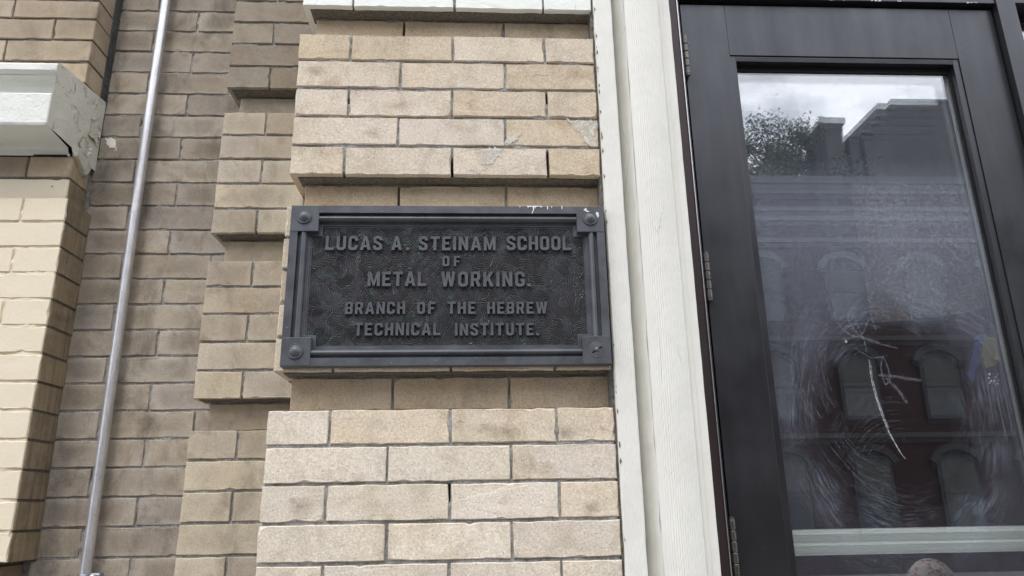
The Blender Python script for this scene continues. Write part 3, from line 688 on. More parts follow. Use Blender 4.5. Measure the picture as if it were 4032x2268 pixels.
GL = {
 'L': (0.56, [[(0, 0), (.56, 0), (.56, .17), (s, .17), (s, 1), (0, 1)]]),
 'E': (0.56, [[(0, 0), (.56, 0), (.56, .17), (s, .17), (s, .42), (.46, .42), (.46, .58), (s, .58), (s, .83), (.56, .83), (.56, 1), (0, 1)]]),
 'F': (0.56, [[(0, 0), (s, 0), (s, .40), (.46, .40), (.46, .56), (s, .56), (s, .83), (.56, .83), (.56, 1), (0, 1)]]),
 'T': (0.62, [[(.31 - h2, 0), (.31 + h2, 0), (.31 + h2, .83), (.62, .83), (.62, 1), (0, 1), (0, .83), (.31 - h2, .83)]]),
 'H': (0.62, [[(0, 0), (s, 0), (s, .42), (.62 - s, .42), (.62 - s, 0), (.62, 0), (.62, 1), (.62 - s, 1), (.62 - s, .58), (s, .58), (s, 1), (0, 1)]]),
 'I': (s, [[(0, 0), (s, 0), (s, 1), (0, 1)]]),
 'N': (0.64, [[(0, 0), (s, 0), (s, .60), (.64 - s, 0), (.64, 0), (.64, 1), (.64 - s, 1), (.64 - s, .40), (s, 1), (0, 1)]]),
 'M': (0.80, [[(0, 0), (s, 0), (s, .58), (.34, .04), (.46, .04), (.80 - s, .58), (.80 - s, 0), (.80, 0), (.80, 1), (.80 - s, 1), (.40, .36), (s, 1), (0, 1)]]),
 'W': (0.92, [[(.17, 0), (.35, 0), (.46, .58), (.57, 0), (.75, 0), (.92, 1), (.73, 1), (.65, .42), (.54, 1), (.38, 1), (.27, .42), (.19, 1), (0, 1)]]),
 'A': (0.70, [[(0, 0), (s, 0), (.235, .20), (.465, .20), (.70 - s, 0), (.70, 0), (.45, 1), (.25, 1)], [(.27, .36), (.35, .74), (.43, .36)]]),
 'K': (0.66, [[(0, 0), (s, 0), (s, .28), (.28, .42), (.46, 0), (.66, 0), (.405, .58), (.645, 1), (.44, 1), (s, .58), (s, 1), (0, 1)]]),
 'R': (0.62, [[(0, 0), (s, 0), (s, .38), (.29, .38), (.43, 0), (.62, 0), (.475, .42), (.56, .48), (.60, .57), (.60, .84), (.56, .94), (.46, 1), (0, 1)], [(s, .54), (s, .84), (.38, .84), (.415, .79), (.415, .60), (.38, .54)]]),
 'B': (0.60, [[(0, 0), (.46, 0), (.56, .05), (.60, .14), (.60, .40), (.54, .51), (.60, .60), (.60, .86), (.56, .95), (.46, 1), (0, 1)],
              [(s, .16), (s, .42), (.37, .42), (.41, .37), (.41, .21), (.37, .16)], [(s, .58), (s, .84), (.37, .84), (.41, .79), (.41, .63), (.37, .58)]]),
 'O': (0.62, [octo(0, .62, 0, 1, .20), octo(s, .62 - s, .17, .83, .09, False)]),
 'U': (0.62, stroke([(h2, 1), (h2, .24), (.13, .14), (.22, .085), (.40, .085), (.49, .14), (.62 - h2, .24), (.62 - h2, 1)])),
 'C': (0.62, stroke([(.62 - h2, .66), (.62 - h2, .78), (.49, .87), (.40, .915), (.22, .915), (.13, .87), (h2, .78), (h2, .22), (.13, .13), (.22, .085), (.40, .085), (.49, .13), (.62 - h2, .22), (.62 - h2, .34)])),
 'G': (0.62, stroke([(.62 - h2, .66), (.62 - h2, .78), (.49, .87), (.40, .915), (.22, .915), (.13, .87), (h2, .78), (h2, .22), (.13, .13), (.22, .085), (.40, .085), (.50, .13), (.62 - h2, .24), (.62 - h2, .42), (.36, .42)])),
 'S': (0.60, stroke([(.60 - h2, .70), (.60 - h2, .79), (.48, .87), (.38, .915), (.22, .915), (.12, .87), (h2, .77), (h2, .68), (.13, .60), (.46, .41), (.60 - h2, .32), (.60 - h2, .22), (.48, .13), (.38, .085), (.22, .085), (.12, .13), (h2, .22), (h2, .31)])),
 '.': (0.20, [[(0, 0), (.20, 0), (.20, .18), (0, .18)]]),
}
def glyph_mesh(ch, h, ht=0.0072, draft=0.0009):
    loops = GL[ch][1]; bm = bmesh.new(); top_e = []
    for lp in loops:
        n = len(lp); P_ = [Vector(p) * h for p in lp]
        area = sum(P_[i].x * P_[(i + 1) % n].y - P_[(i + 1) % n].x * P_[i].y for i in range(n))
        hole = lp is not loops[0]
        if (area < 0) != hole: P_.reverse()
        out_ = []
        for i in range(n):
            d1 = (P_[i] - P_[i - 1]).normalized(); d2 = (P_[(i + 1) % n] - P_[i]).normalized(); t = (d1 + d2)
            t = t.normalized() if t.length > 1e-6 else d1
            nn = Vector((t.y, -t.x)); k = min(1.8, 1 / max(0.4, nn.dot(Vector((d1.y, -d1.x))))); out_.append(nn * k)
        a_ = [bm.verts.new((p.x, -ht, p.y)) for p in P_]
        m2 = [bm.verts.new((p.x + o_.x * 0.0003, -ht + 0.0004, p.y + o_.y * 0.0003)) for p, o_ in zip(P_, out_)]
        b_ = [bm.verts.new((p.x + o_.x * draft, 0.0006, p.y + o_.y * draft)) for p, o_ in zip(P_, out_)]
        for i in range(n):
            j = (i + 1) % n; top_e.append(bm.edges.new((a_[i], a_[j])))
            bm.faces.new((a_[i], m2[i], m2[j], a_[j])); bm.faces.new((m2[i], b_[i], b_[j], m2[j]))
    bmesh.ops.triangle_fill(bm, edges=top_e, use_beauty=True)
    bmesh.ops.recalc_face_normals(bm, faces=bm.faces)
    me = bpy.data.meshes.new('letter'); bm.to_mesh(me); bm.free(); me.materials.append(MAT['bronze_letter']); return me
cache = {}
def word(txt, x0, x1, z0, z1):
    x0 += 0.0006; h = z1 - z0 - 0.0018; z0 += 0.0016
    tot = sum(GL[c_][0] for c_ in txt) * h; gap = (x1 - 0.0006 - x0 - tot) / max(1, len(txt) - 1); sq = 1.0
    if gap < 0.10 * h: gap = 0.10 * h; sq = (x1 - x0 - gap * (len(txt) - 1)) / tot
    x = x0
    for c_ in txt:
        key = (c_, round(h, 4))
        if key not in cache: cache[key] = glyph_mesh(c_, h)
        o = bpy.data.objects.new('letter', cache[key]); C.objects.link(o); o.parent = plaque
        o.location = Vector((x, -0.0056, z0 + EYE)) - plaque.location; o.scale = (sq, 1, 1)
        x += GL[c_][0] * h * sq + gap
for a_ in [('LUCAS', -.2809, -.1733, .4746, .5044), ('A.', -.1567, -.1219, .4746, .5040), ('STEINAM', -.1051, .0429, .4743, .5040), ('SCHOOL', .0631, .1883, .4750, .5050),
           ('OF', -.0592, -.0251, .4422, .4642), ('METAL', -.1988, -.0884, .4030, .4328), ('WORKING.', -.0618, .1090, .4019, .4328),
           ('BRANCH', -.2380, -.1268, .3490, .3736), ('OF', -.1052, -.0708, .3488, .3733), ('THE', -.0491, .0040, .3485, .3738), ('HEBREW', .0252, .1387, .3487, .3732),
           ('TECHNICAL', -.2196, -.0605, .3081, .3334), ('INSTITUTE.', -.0348, .1214, .3073, .3322)]:
    word(*a_)
# paint drips on the plaque
for i, (x, ln) in enumerate([(0.0900, .003), (0.106, .004), (0.1165, .0155), (0.1195, .005), (0.131, .003), (0.144, .007), (0.152, .003), (0.172, .006)]):
    x2 = x + (-0.003 if i == 2 else 0)
    vs, fs = tube_mesh([(x, -0.0217, PZ1 + 0.0002), (x, -0.0219, PZ1 - ln * 0.5), (x2, -0.0219, PZ1 - ln)], [0.0013, 0.0010, 0.0006], 8)
    mesh_obj('paint_drip', vs, fs, MAT['white_drip'], plaque, pl)
blob('paint_drip', [(0.098, 0.5642), (0.134, 0.5642), (0.134, 0.5622), (0.128, 0.5630), (0.118, 0.5616), (0.104, 0.5628)], -0.0222, MAT['white_drip'], plaque, 0.001)
blob('paint_chip', [(0.2150, 0.5560), (0.2190, 0.5595), (0.2210, 0.5550), (0.2300, 0.5500), (0.2215, 0.5505)], -0.0228, MAT['splash'], plaque, 0.002)
blob('paint_chip', [(0.2390, 0.5510), (0.2430, 0.5505), (0.2440, 0.5440), (0.2400, 0.5380), (0.2375, 0.5450)], -0.0228, MAT['splash'], plaque, 0.002, seed=3)

# ------------------------------------------------------------------ white door casing
casing = thing('door_casing', 'thick white painted moulded casing with reeding between the brick pier and the black door', 'door casing', (0.35, 0.1, 0))
def extr(name, prof, mat, z0=-1.58, z1=1.88, nzs=180, wob=0.0006, seed=0.0, closed=True, smooth=False):
    n = len(prof); vs, fs = [], []
    for k in range(nzs + 1):
        z_ = z0 + (z1 - z0) * k / nzs
        for x, y in prof:
            d = noise.noise(Vector((x * 30 + seed, y * 30, z_ * 22))) * wob + noise.noise(Vector((x * 90 + seed, y * 30, z_ * 80))) * wob * 0.4
            vs.append((x + d, y + d * 0.6, z_ + EYE))
    for k in range(nzs):
        for j in range(n if closed else n - 1):
            fs.append((k * n + j, k * n + (j + 1) % n, (k + 1) * n + (j + 1) % n, (k + 1) * n + j))
    o = mesh_obj(name, [(a_ - 0.35, b_ - 0.1, c_) for a_, b_, c_ in vs], fs, mat, casing, casing.location, smooth)
    return o
extr('flat_board', [(0.2605, 0.30), (0.2600, -0.003), (0.2615, -0.0055), (0.2640, -0.0060), (0.2800, -0.0060), (0.2955, -0.0062), (0.2982, -0.0045), (0.2985, 0.30)], MAT['casing_rib'], wob=0.0009)
extr('cove', [(0.2990, 0.30), (0.2990, 0.040), (0.3060, 0.0335), (0.3130, 0.0240), (0.3200, 0.0125), (0.3245, 0.0030), (0.3262, -0.0010), (0.3262, 0.30)], MAT['casing'], seed=3, wob=0.0014)
prof = [(0.3266, 0.30), (0.3266, -0.0022)]
N = 170
for i in range(N):
    t = i / (N - 1); x = 0.3272 + (0.4040 - 0.3272) * t
    y = -0.0040 - 0.0060 * math.sin(math.pi * min(1, t * 0.80 + 0.1)) + 0.022 * max(0, t - 0.30) ** 2
    y += (0.0010 * (0.5 + 0.5 * math.cos(2 * math.pi * x / 0.0043))) * min(1, t * 4)
    prof.append((x, y))
prof += [(0.4046, 0.012), (0.4046, 0.30)]
extr('reeded_board', prof, MAT['casing'], nzs=150, wob=0.0007, seed=6)
extr('inner_board', [(0.4050, 0.30), (0.4050, 0.0150), (0.4062, 0.0136), (0.4155, 0.0136), (0.4162, 0.0170), (0.4170, 0.0178), (0.4305, 0.0182), (0.4335, 0.0200), (0.4337, 0.30)], MAT['casing'], seed=9, wob=0.0007)

# ------------------------------------------------------------------ door frame, side window
frame = thing('door_frame', 'black metal door frame with a brown jamb strip around the glazed door', 'door frame', (0.98, 0.32, 0))
box('jamb', 0.470, 0.5350, 0.277, 0.420, -1.58, 1.90, MAT['jamb'], frame, 0.001)
box('jamb_lip', 0.5352, 0.5372, 0.274, 0.300, -1.58, 1.2965, MAT['alu'], frame)
box('jamb_stop', 0.5374, 0.5460, 0.292, 0.420, -1.58, 1.2965, MAT['anodised'], frame)
box('jamb_seal', 0.5462, 0.5500, 0.318, 0.420, -1.58, 1.2965, MAT['rubber'], frame)
box('header', 0.5374, 1.4190, 0.284, 0.420, 1.2970, 1.90, MAT['anodised'], frame, 0.001)
box('header_seal', 0.5500, 1.4190, 0.320, 0.420, 1.2900, 1.2968, MAT['rubber'], frame)
box('post', 1.4195, 1.4720, 0.280, 0.430, -1.58, 1.90, MAT['anodised'], frame, 0.001)
box('post_seal', 1.4168, 1.4194, 0.320, 0.420, -1.58, 1.29, MAT['rubber'], frame)
for i in range(26):
    x = random.choice([0.56, 0.60, 0.63, 0.655, 0.83, 0.96, 0.99, 1.08, 1.14, 1.35]) + random.uniform(-.012, .012)
    blob('paint_chip', [(x, 1.298), (x + .004, 1.2995), (x + .009, 1.2982), (x + .004, 1.2974)], 0.2832, MAT['white_drip'], frame, 0.002, n=2, seed=i)
side = thing('side_window', 'narrow side window with a black frame at the far right of the door post', 'window', (1.9, 0.33, 0))
box('head_rail', 1.4725, 2.45, 0.286, 0.420, 1.3020, 1.90, MAT['anodised'], side, 0.001)
box('window_frame', 1.4725, 2.45, 0.345, 0.420, 1.2560, 1.3015, MAT['rubber'], side)
box('trim', 1.4725, 2.45, 0.340, 0.3445, 1.274, 1.279, MAT['hinge'], side)
box('right_post', 2.45, 2.52, 0.280, 0.430, -1.58, 1.90, MAT['anodised'], side, 0.001)
box('pane', 1.4735, 2.45, 0.346, 0.350, -1.3, 1.2555, MAT['glass_outer'], side)
box('pane', 1.4735, 2.45, 0.362, 0.366, -1.3, 1.2555, MAT['glass_inner'], side)
bw4 = box('wall_right', 2.52, 6.0, 0.30, 0.75, -1.75, 1.9, simple('right_wall_brick', (0.5, 0.4, 0.29), 0.9, var=0.15, scale=4)); tag(bw4, kind='structure')

# ------------------------------------------------------------------ glazed door
door = thing('glass_door', 'black metal framed glass door with scratched dusty glass and three barrel hinges', 'door', (0.984, 0.32, -1.58 + EYE))
DY = 0.300
box('stile', 0.5525, 0.6722, DY, DY + .045, -1.56, 1.2870, MAT['anodised'], door, 0.0008)
box('stile', 1.2945, 1.4160, DY, DY + .045, -1.56, 1.2870, MAT['anodised'], door, 0.0008)
box('top_rail', 0.6730, 1.2936, DY + .0002, DY + .045, 1.1325, 1.2870, MAT['anodised'], door, 0.0006)
box('bottom_rail', 0.6730, 1.2936, DY + .0002, DY + .045, -1.56, -1.30, MAT['anodised'], door, 0.0006)
box('glazing_bead', 0.6730, 0.6884, DY + .003, DY + .024, -1.30, 1.1318, MAT['anodised'], door, 0.0008)
box('glazing_bead', 1.2778, 1.2938, DY + .003, DY + .024, -1.30, 1.1318, MAT['anodised'], door, 0.0008)
box('glazing_bead', 0.6888, 1.2774, DY + .0034, DY + .024, 1.1165, 1.1316, MAT['anodised'], door, 0.0008)
for k in range(3): box('bead_ridge', 0.690, 1.2770, DY + .0026, DY + .0040, 1.1195 + k * .0035, 1.1205 + k * .0035, MAT['anodised'], door)
box('glazing_seal', 0.6888, 1.2774, DY + .0230, DY + .0280, 1.0990, 1.1164, MAT['rubber'], door)
box('glazing_seal', 0.6858, 0.6886, DY + .0200, DY + .0280, -1.30, 1.1164, MAT['rubber'], door)
box('glazing_seal', 1.2745, 1.2776, DY + .0200, DY + .0280, -1.30, 1.1164, MAT['rubber'], door)
box('spacer', 0.690, 1.2740, DY + .0315, DY + .0412, 1.0920, 1.1130, MAT['jamb'], door)
box('spacer', 0.682, 0.6890, DY + .0315, DY + .0412, -1.30, 1.0915, MAT['alu'], door)
box('spacer', 1.2725, 1.2765, DY + .0315, DY + .0412, -1.30, 1.0915, MAT['alu'], door)
def pane(name, x0, x1, y, z0, z1, mat, cx, cz, tilt=0.0):
    bm = bmesh.new(); box_bm(bm, x0 - cx, x1 - cx, -0.002, 0.002, z0 - cz, z1 - cz)
    o = bm_obj(name, bm, mat, door, (cx, y, cz + EYE)); o.rotation_euler = (tilt, 0, 0); return o
pane('pane', 0.686, 1.277, DY + .0292, -1.30, 1.1160, MAT['glass_outer'], 0.985, 0.190)
pane('pane', 0.686, 1.277, DY + .0455, -1.30, 1.1160, MAT['glass_inner'], 0.985, 0.190, tilt=R(-0.22))
# hinges: each a stack of knuckles on a pin
for zt in (1.1800, 0.5780, -0.0270):
    hg = mesh_obj('hinge', *tube_mesh([(0, 0, 0.0), (0, 0, -0.1150)], 0.0040, 14), MAT['hinge'], door, (0.5535, DY - 0.0090, zt + EYE), True)
    for k in range(5):
        z_ = -0.002 - k * 0.0224; vs, fs = tube_mesh([(0, 0, z_), (0, 0, z_ - 0.0012), (0, 0, z_ - 0.0195), (0, 0, z_ - 0.0208)], [0.0056, 0.0064, 0.0064, 0.0056], 18)
        mesh_obj('knuckle', vs, fs, MAT['hinge'], hg, (0, 0, 0), False)
    vs, fs = tube_mesh([(0, 0, 0.004), (0, 0, 0.002), (0, 0, -0.002)], [0.003, 0.0058, 0.0058], 16); mesh_obj('cap', vs, fs, MAT['hinge'], hg)
    vs, fs = tube_mesh([(0, 0, -0.113), (0, 0, -0.117), (0, 0, -0.119)], [0.006, 0.006, 0.003], 16); mesh_obj('cap', vs, fs, MAT['hinge'], hg)
    bm = bmesh.new(); box_bm(bm, -0.0060, 0.0045, 0.004, 0.0105, -0.113, 0.0); bm_obj('leaf', bm, MAT['rubber'], hg)
# push bar behind the glass
pb = box('push_bar', 0.600, 1.420, 0.380, 0.440, -0.1110, -0.0565, MAT['bar'], door, 0.0025)
for grp in (-0.0660, -0.0900):
    for k in range(5):
        z_ = grp - k * 0.0033
        bm = bmesh.new(); box_bm(bm, -0.405, 0.405, -0.0325, -0.0299, -0.0008, 0.0010)
        bm_obj('ridge', bm, MAT['bar_ridge'], pb, (0, 0, z_ + 0.08375))
# scratches, scribbles and paint on the glass
def ribbon(pts, wd, mat, name, y=DY + .0266):
    P_ = [Vector((p[0], p[1])) for p in pts]; Q = []
    for i in range(len(P_) - 1):
        p0 = P_[max(i - 1, 0)]; p1 = P_[i]; p2 = P_[i + 1]; p3 = P_[min(i + 2, len(P_) - 1)]
        for j in range(8):
            t = j / 8; Q.append(0.5 * ((2 * p1) + (p2 - p0) * t + (2 * p0 - 5 * p1 + 4 * p2 - p3) * t * t + (3 * p1 - p0 - 3 * p2 + p3) * t ** 3))
    Q.append(P_[-1]); vs = []; n = len(Q)
    for i, q in enumerate(Q):
        d = (Q[min(i + 1, n - 1)] - Q[max(i - 1, 0)]).normalized(); nn = Vector((-d.y, d.x)); ww = wd * (0.35 + 0.65 * math.sin(math.pi * (0.08 + 0.84 * i / n))) * random.uniform(0.8, 1.15)
        vs += [(q.x + nn.x * ww, 0, q.y + nn.y * ww), (q.x - nn.x * ww, 0, q.y - nn.y * ww)]
    fs = [(2 * i, 2 * i + 2, 2 * i + 3, 2 * i + 1) for i in range(n - 1)]
    return mesh_obj(name, vs, fs, mat, door, (0, y, EYE))
ribbon([(.9328, .3238), (.9312, .272), (.9383, .2164), (.9508, .1617), (.9684, .1167), (.9805, .0954)], 0.0015, MAT['scratch'], 'scratch')
ribbon([(.9355, .3190), (.9345, .272), (.9415, .2164), (.9535, .1650)], 0.0008, MAT['scratch'], 'scratch')
for pts, wd in [([(.8697, .4503), (.8674, .4207), (.8917, .3884), (.9231, .3844), (.9511, .4253), (.961, .3959)], .0022), ([(.9166, .4551), (.8973, .4255), (.9157, .3864), (.9514, .3668), (1.0072, .3521)], .0024),
                ([(.9672, .3332), (.9586, .3047), (.9619, .2671), (.9757, .281), (.9736, .3141), (.9672, .3332)], .0024), ([(.9481, .2878), (.9952, .2827), (1.0513, .2738)], .0040),
                ([(.9662, .2811), (.9901, .2529), (1.0082, .2203)], .0042), ([(.875, .372), (.915, .380), (.965, .366)], .0018), ([(.885, .405), (.935, .412), (.975, .400)], .0016),
                ([(.905, .445), (.925, .385), (.93, .34)], .0016), ([(.90, .355), (.94, .33), (.98, .335)], .0015), ([(1.2111, .2982), (1.2080, .23), (1.2058, .1679)], .0012),
                ([(1.2286, .2885), (1.2280, .21), (1.2284, .1315)], .0016), ([(1.2471, .2837), (1.2465, .20), (1.2466, .1493)], .0011), ([(1.236, .29), (1.236, .22), (1.238, .18)], .0008),
                ([(.80, .14), (.86, .06), (.935, -.02)], .0010), ([(1.10, .60), (1.16, .64), (1.22, .60), (1.25, .66)], .0018), ([(1.14, .66), (1.20, .58), (1.24, .54)], .0018)]:
    ribbon(pts, wd, MAT['scribble'], 'scribble')
blob('paint_speck', [(.881, .3715), (.885, .3725), (.887, .3680), (.8835, .3645), (.881, .367)], DY + .0262, MAT['scratch'], door, 0.001)
for i in range(12):
    x = 1.2256 + random.uniform(-.012, .02); z_ = 0.278 + random.uniform(-.014, .012); q = random.uniform(.0008, .0022)
    blob('paint_speck', [(x, z_), (x + q, z_ + q), (x + 2 * q, z_), (x + q, z_ - q)], DY + .0262, MAT['scratch'], door, 0.001, n=2)
# brushed wipe marks: fans of fine arcs
def fan(cx_, cz_, r0_, r1_, a0, a1, n, wd):
    vs, fs = [], []
    for i in range(n):
        r_ = random.uniform(r0_, r1_); s0 = random.uniform(a0, a1); s1 = min(a1, s0 + random.uniform(0.15, 0.6)); b0 = len(vs)
        for j in range(9):
            t = R(0) + s0 + (s1 - s0) * j / 8; ww = wd * math.sin(math.pi * (0.1 + 0.8 * j / 8))
            for g in (1, -1): vs.append((cx_ + (r_ + g * ww) * math.cos(t), 0, cz_ + (r_ + g * ww) * math.sin(t) * 1.05))
        for j in range(8): fs.append((b0 + 2 * j, b0 + 2 * j + 2, b0 + 2 * j + 3, b0 + 2 * j + 1))
    o = mesh_obj('wipe_marks', vs, fs, MAT['scribble'], door, (0, DY + .0264, EYE)); o['kind'] = 'stuff'
fan(0.955, 0.300, 0.13, 0.215, R(115), R(215), 150, 0.00035)
fan(0.960, 0.220, 0.12, 0.210, R(200), R(262), 70, 0.0003)
fan(1.130, 0.300, 0.10, 0.165, R(10), R(75), 120, 0.0004)
fan(0.98, 0.05, 0.08, 0.20, R(80), R(150), 60, 0.0003)
# sheet and stickers behind the glass
pm = smear('translucent_sheet', (0.30, 0.285, 0.26), 0.55)
sheet = mesh_obj('backing_sheet', [(-.177 + .354 * i / 12, 0.003 * math.sin(i), (-.02 + .045 * (i / 12) ** 1.6 if j == 0 else 0.36)) for j in range(2) for i in range(13)],
                 [(i, i + 1, 14 + i, 13 + i) for i in range(12)], pm, door, (1.168, 0.392, 0.452 + EYE))
blob('sticker', [(1.222, .386), (1.250, .392), (1.236, .340), (1.205, .300), (1.192, .268), (1.182, .290), (1.205, .338)], DY + .0520, simple('blue_sticker', (0.015, 0.04, 0.16), 0.6), door, 0.003)
blob('sticker', [(1.245, .384), (1.274, .380), (1.270, .322), (1.232, .306), (1.228, .340)], DY + .0510, simple('yellow_sticker', (0.16, 0.13, 0.02), 0.6), door, 0.003, seed=2)

# ------------------------------------------------------------------ room behind the door
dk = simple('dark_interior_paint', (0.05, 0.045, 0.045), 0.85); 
def st(o): o['kind'] = 'structure'; return o
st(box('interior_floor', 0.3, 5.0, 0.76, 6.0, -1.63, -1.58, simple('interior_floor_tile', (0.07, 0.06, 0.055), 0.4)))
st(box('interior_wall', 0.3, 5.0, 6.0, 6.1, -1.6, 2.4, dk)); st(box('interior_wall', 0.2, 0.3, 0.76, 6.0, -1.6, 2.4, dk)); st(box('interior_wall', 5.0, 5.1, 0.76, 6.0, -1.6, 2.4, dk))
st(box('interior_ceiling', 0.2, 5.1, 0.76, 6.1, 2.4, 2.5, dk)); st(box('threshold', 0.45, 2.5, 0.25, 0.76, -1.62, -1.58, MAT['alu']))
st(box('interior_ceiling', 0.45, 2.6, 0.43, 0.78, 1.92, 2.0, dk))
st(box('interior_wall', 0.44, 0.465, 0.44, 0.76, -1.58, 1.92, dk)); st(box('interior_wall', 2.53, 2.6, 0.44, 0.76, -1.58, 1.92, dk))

# ------------------------------------------------------------------ street
asph = simple('asphalt', (0.055, 0.055, 0.058), 0.9, bs=60, bd=0.004, var=0.25, scale=2); conc = simple('pavement_concrete', (0.24, 0.235, 0.225), 0.85, bs=80, bd=0.002, var=0.15, scale=2)
st(box('ground', -80, 90, -90, 40, -2.2, -1.82, simple('earth', (0.12, 0.11, 0.09), 0.95)))
st(box('road', -60, 70, -11.6, -3.4, -1.80, -1.75, asph))
st(box('pavement', -60, 70, -3.4, 0.7, -1.80, -1.60, conc)); st(box('far_pavement', -60, 70, -16.1, -11.6, -1.80, -1.60, conc))

# ------------------------------------------------------------------ across the street (seen mirrored in the glass)
rb = simple('red_brick_far', (0.024, 0.010, 0.010), 0.9, bs=9, bd=0.01, var=0.22, scale=1.2); trim = simple('far_trim', (0.115, 0.120, 0.128), 0.8, var=0.12)
wfr = simple('far_window_frame', (0.034, 0.035, 0.037), 0.8)
dkg = simple('far_window_dark', (0.02, 0.022, 0.025), 0.15); blind = simple('far_blind', (0.05, 0.05, 0.047), 0.8)
bld = thing('brick_building', 'dark red brick row building across the street with a flat cornice and arched window heads', 'building', (8, -18, 0))
box('wall', -14, 24, -24, -16, -1.6, 8.30, rb, bld)
box('cornice', -14.2, 24.2, -24.1, -15.72, 8.30, 8.50, trim, bld); box('cornice_bed', -14, 24, -16.0, -15.85, 8.05, 8.30, trim, bld)
for z_ in (7.62, 7.34, 6.72, 4.05, 1.6): box('string_course', -14, 24, -16.05, -15.90, z_ - 0.06, z_ + 0.06, trim if z_ > 5 else simple('dimmed_course', (0.05, 0.05, 0.052), 0.8), bld)  # lower courses coloured darker so their reflection fades towards the bottom
for r_i, (zt, hh) in enumerate([(6.10, 1.6), (3.60, 1.6), (1.1, 1.8)]):
    for ci in range(-9, 7):
        xc = 9.70 + ci * 2.13
        wnd = box('window', xc - 0.50, xc + 0.50, -16.02, -15.94, zt - hh, zt, wfr, bld)
        g_ = bmesh.new(); box_bm(g_, -0.43, 0.43, 0.03, 0.055, -hh / 2 + .07, hh / 2 - .07); bm_obj('pane', g_, dkg, wnd)
        g_ = bmesh.new(); box_bm(g_, -0.41, 0.41, 0.056, 0.062, random.choice([-.1, .1, .3]), hh / 2 - .08); bm_obj('blind', g_, blind, wnd)
        g_ = bmesh.new(); box_bm(g_, -0.43, 0.43, 0.06, 0.08, -0.03, 0.03); bm_obj('meeting_rail', g_, wfr, wnd)
        vs = []; nA = 10
        for i in range(nA + 1):
            t = math.pi * (0.5 + 0.34 - 0.68 * i / nA)
            for rr_, yy in ((0.78, 0.10), (0.62, 0.10)): vs.append((rr_ * math.cos(t), yy, rr_ * math.sin(t) - 0.48 + hh / 2))
        n0 = len(vs); vs += [(a_, b_ - 0.12, c_) for a_, b_, c_ in vs]
        fs = []
        for i in range(nA):
            fs += [(2 * i, 2 * i + 2, 2 * i + 3, 2 * i + 1), (2 * i, n0 + 2 * i, n0 + 2 * i + 2, 2 * i + 2), (2 * i + 1, 2 * i + 3, n0 + 2 * i + 3, n0 + 2 * i + 1)]
        mesh_obj('window_head', vs, fs, trim if r_i == 0 else wfr, wnd)  # heads of the lower storeys coloured darker, the fading reflection put into the colour
bc = thing('brick_building', 'tall stepped gable building with chimneys rising behind the flat corniced row', 'building', (18, -25, 0))
gb = simple('grey_brown_brick', (0.06, 0.058, 0.056), 0.9, var=0.2, scale=1)
box('wall', 15.9, 26, -30, -24.2, -1.6, 14.2, gb, bc)
for i, (xa, zt) in enumerate([(15.9, 14.5), (16.25, 14.9), (16.6, 15.25), (16.95, 15.6), (17.4, 15.95)]): box('gable_step', xa, 26 - i * 0.01, -30 + i * .02, -24.3 + i * .02, 14.2 if i == 0 else [14.5, 14.9, 15.25, 15.6][i - 1], zt, gb, bc)
for xa, zt in ((16.05, 14.95), (16.75, 15.62)): box('merlon', xa, xa + 0.34, -29.9, -24.2, zt - 0.5, zt + 0.28, gb, bc)
for xa, zt in ((15.84, 14.52), (16.2, 14.92), (16.56, 15.27), (16.92, 15.62)): box('step_coping', xa, xa + 0.46, -30, -24.15, zt - 0.02, zt + 0.10, trim, bc)
box('coping', 17.3, 26.1, -30.1, -24.1, 15.95, 16.05, trim, bc)
ch = box('chimney', 14.32, 15.08, -26, -24.2, -1.6, 14.9, gb, bc); box('chimney_cap', 14.18, 15.20, -26.1, -24.1, 14.9, 15.15, gb, bc)
box('wing', 13.6, 15.9, -28, -24.4, -1.6, 11.2, gb, bc); box('chimney', 15.36, 15.78, -26, -24.35, -1.6, 14.35, gb, bc); box('chimney_cap', 15.30, 15.84, -26.1, -24.25, 14.35, 14.48, gb, bc)
box('chimney', 10.9, 11.6, -23.4, -22.8, 8.3, 10.3, gb, bld); box('chimney', 12.5, 13.2, -23.4, -22.8, 8.3, 9.9, gb, bld)
tree = thing('leafy_tree', 'tall leafy tree standing behind the roofs across the street', 'tree', (12.7, -25.5, -1.8 + EYE))
vs, fs = tube_mesh([(0, 0, 0), (0.1, 0, 5), (0.0, 0.1, 9), (-0.2, 0, 13), (-0.1, 0, 16.5)], [0.38, 0.3, 0.24, 0.15, 0.04], 10)
bark = simple('bark', (0.09, 0.075, 0.06), 0.95); mesh_obj('trunk', vs, fs, bark, tree, tree.location)
lv, lf = [], []; clumps = []
for i in range(46):
    t = random.uniform(0, 2 * math.pi); z_ = random.uniform(11.5, 17.0); r_ = random.uniform(0.2, 3.1) * (1.15 - max(0, z_ - 13.8) / 4.6)
    clumps.append((r_ * math.cos(t), r_ * math.sin(t) * 0.8, z_, random.uniform(0.45, 0.95)))
    vs, fs = tube_mesh([(0, 0, z_ - 2.2), (r_ * math.cos(t) * .5, r_ * math.sin(t) * .4, z_ - .8), (r_ * math.cos(t), r_ * math.sin(t) * .8, z_)], [0.09, 0.05, 0.015], 6)
    mesh_obj('branch', vs, fs, bark, tree, tree.location)
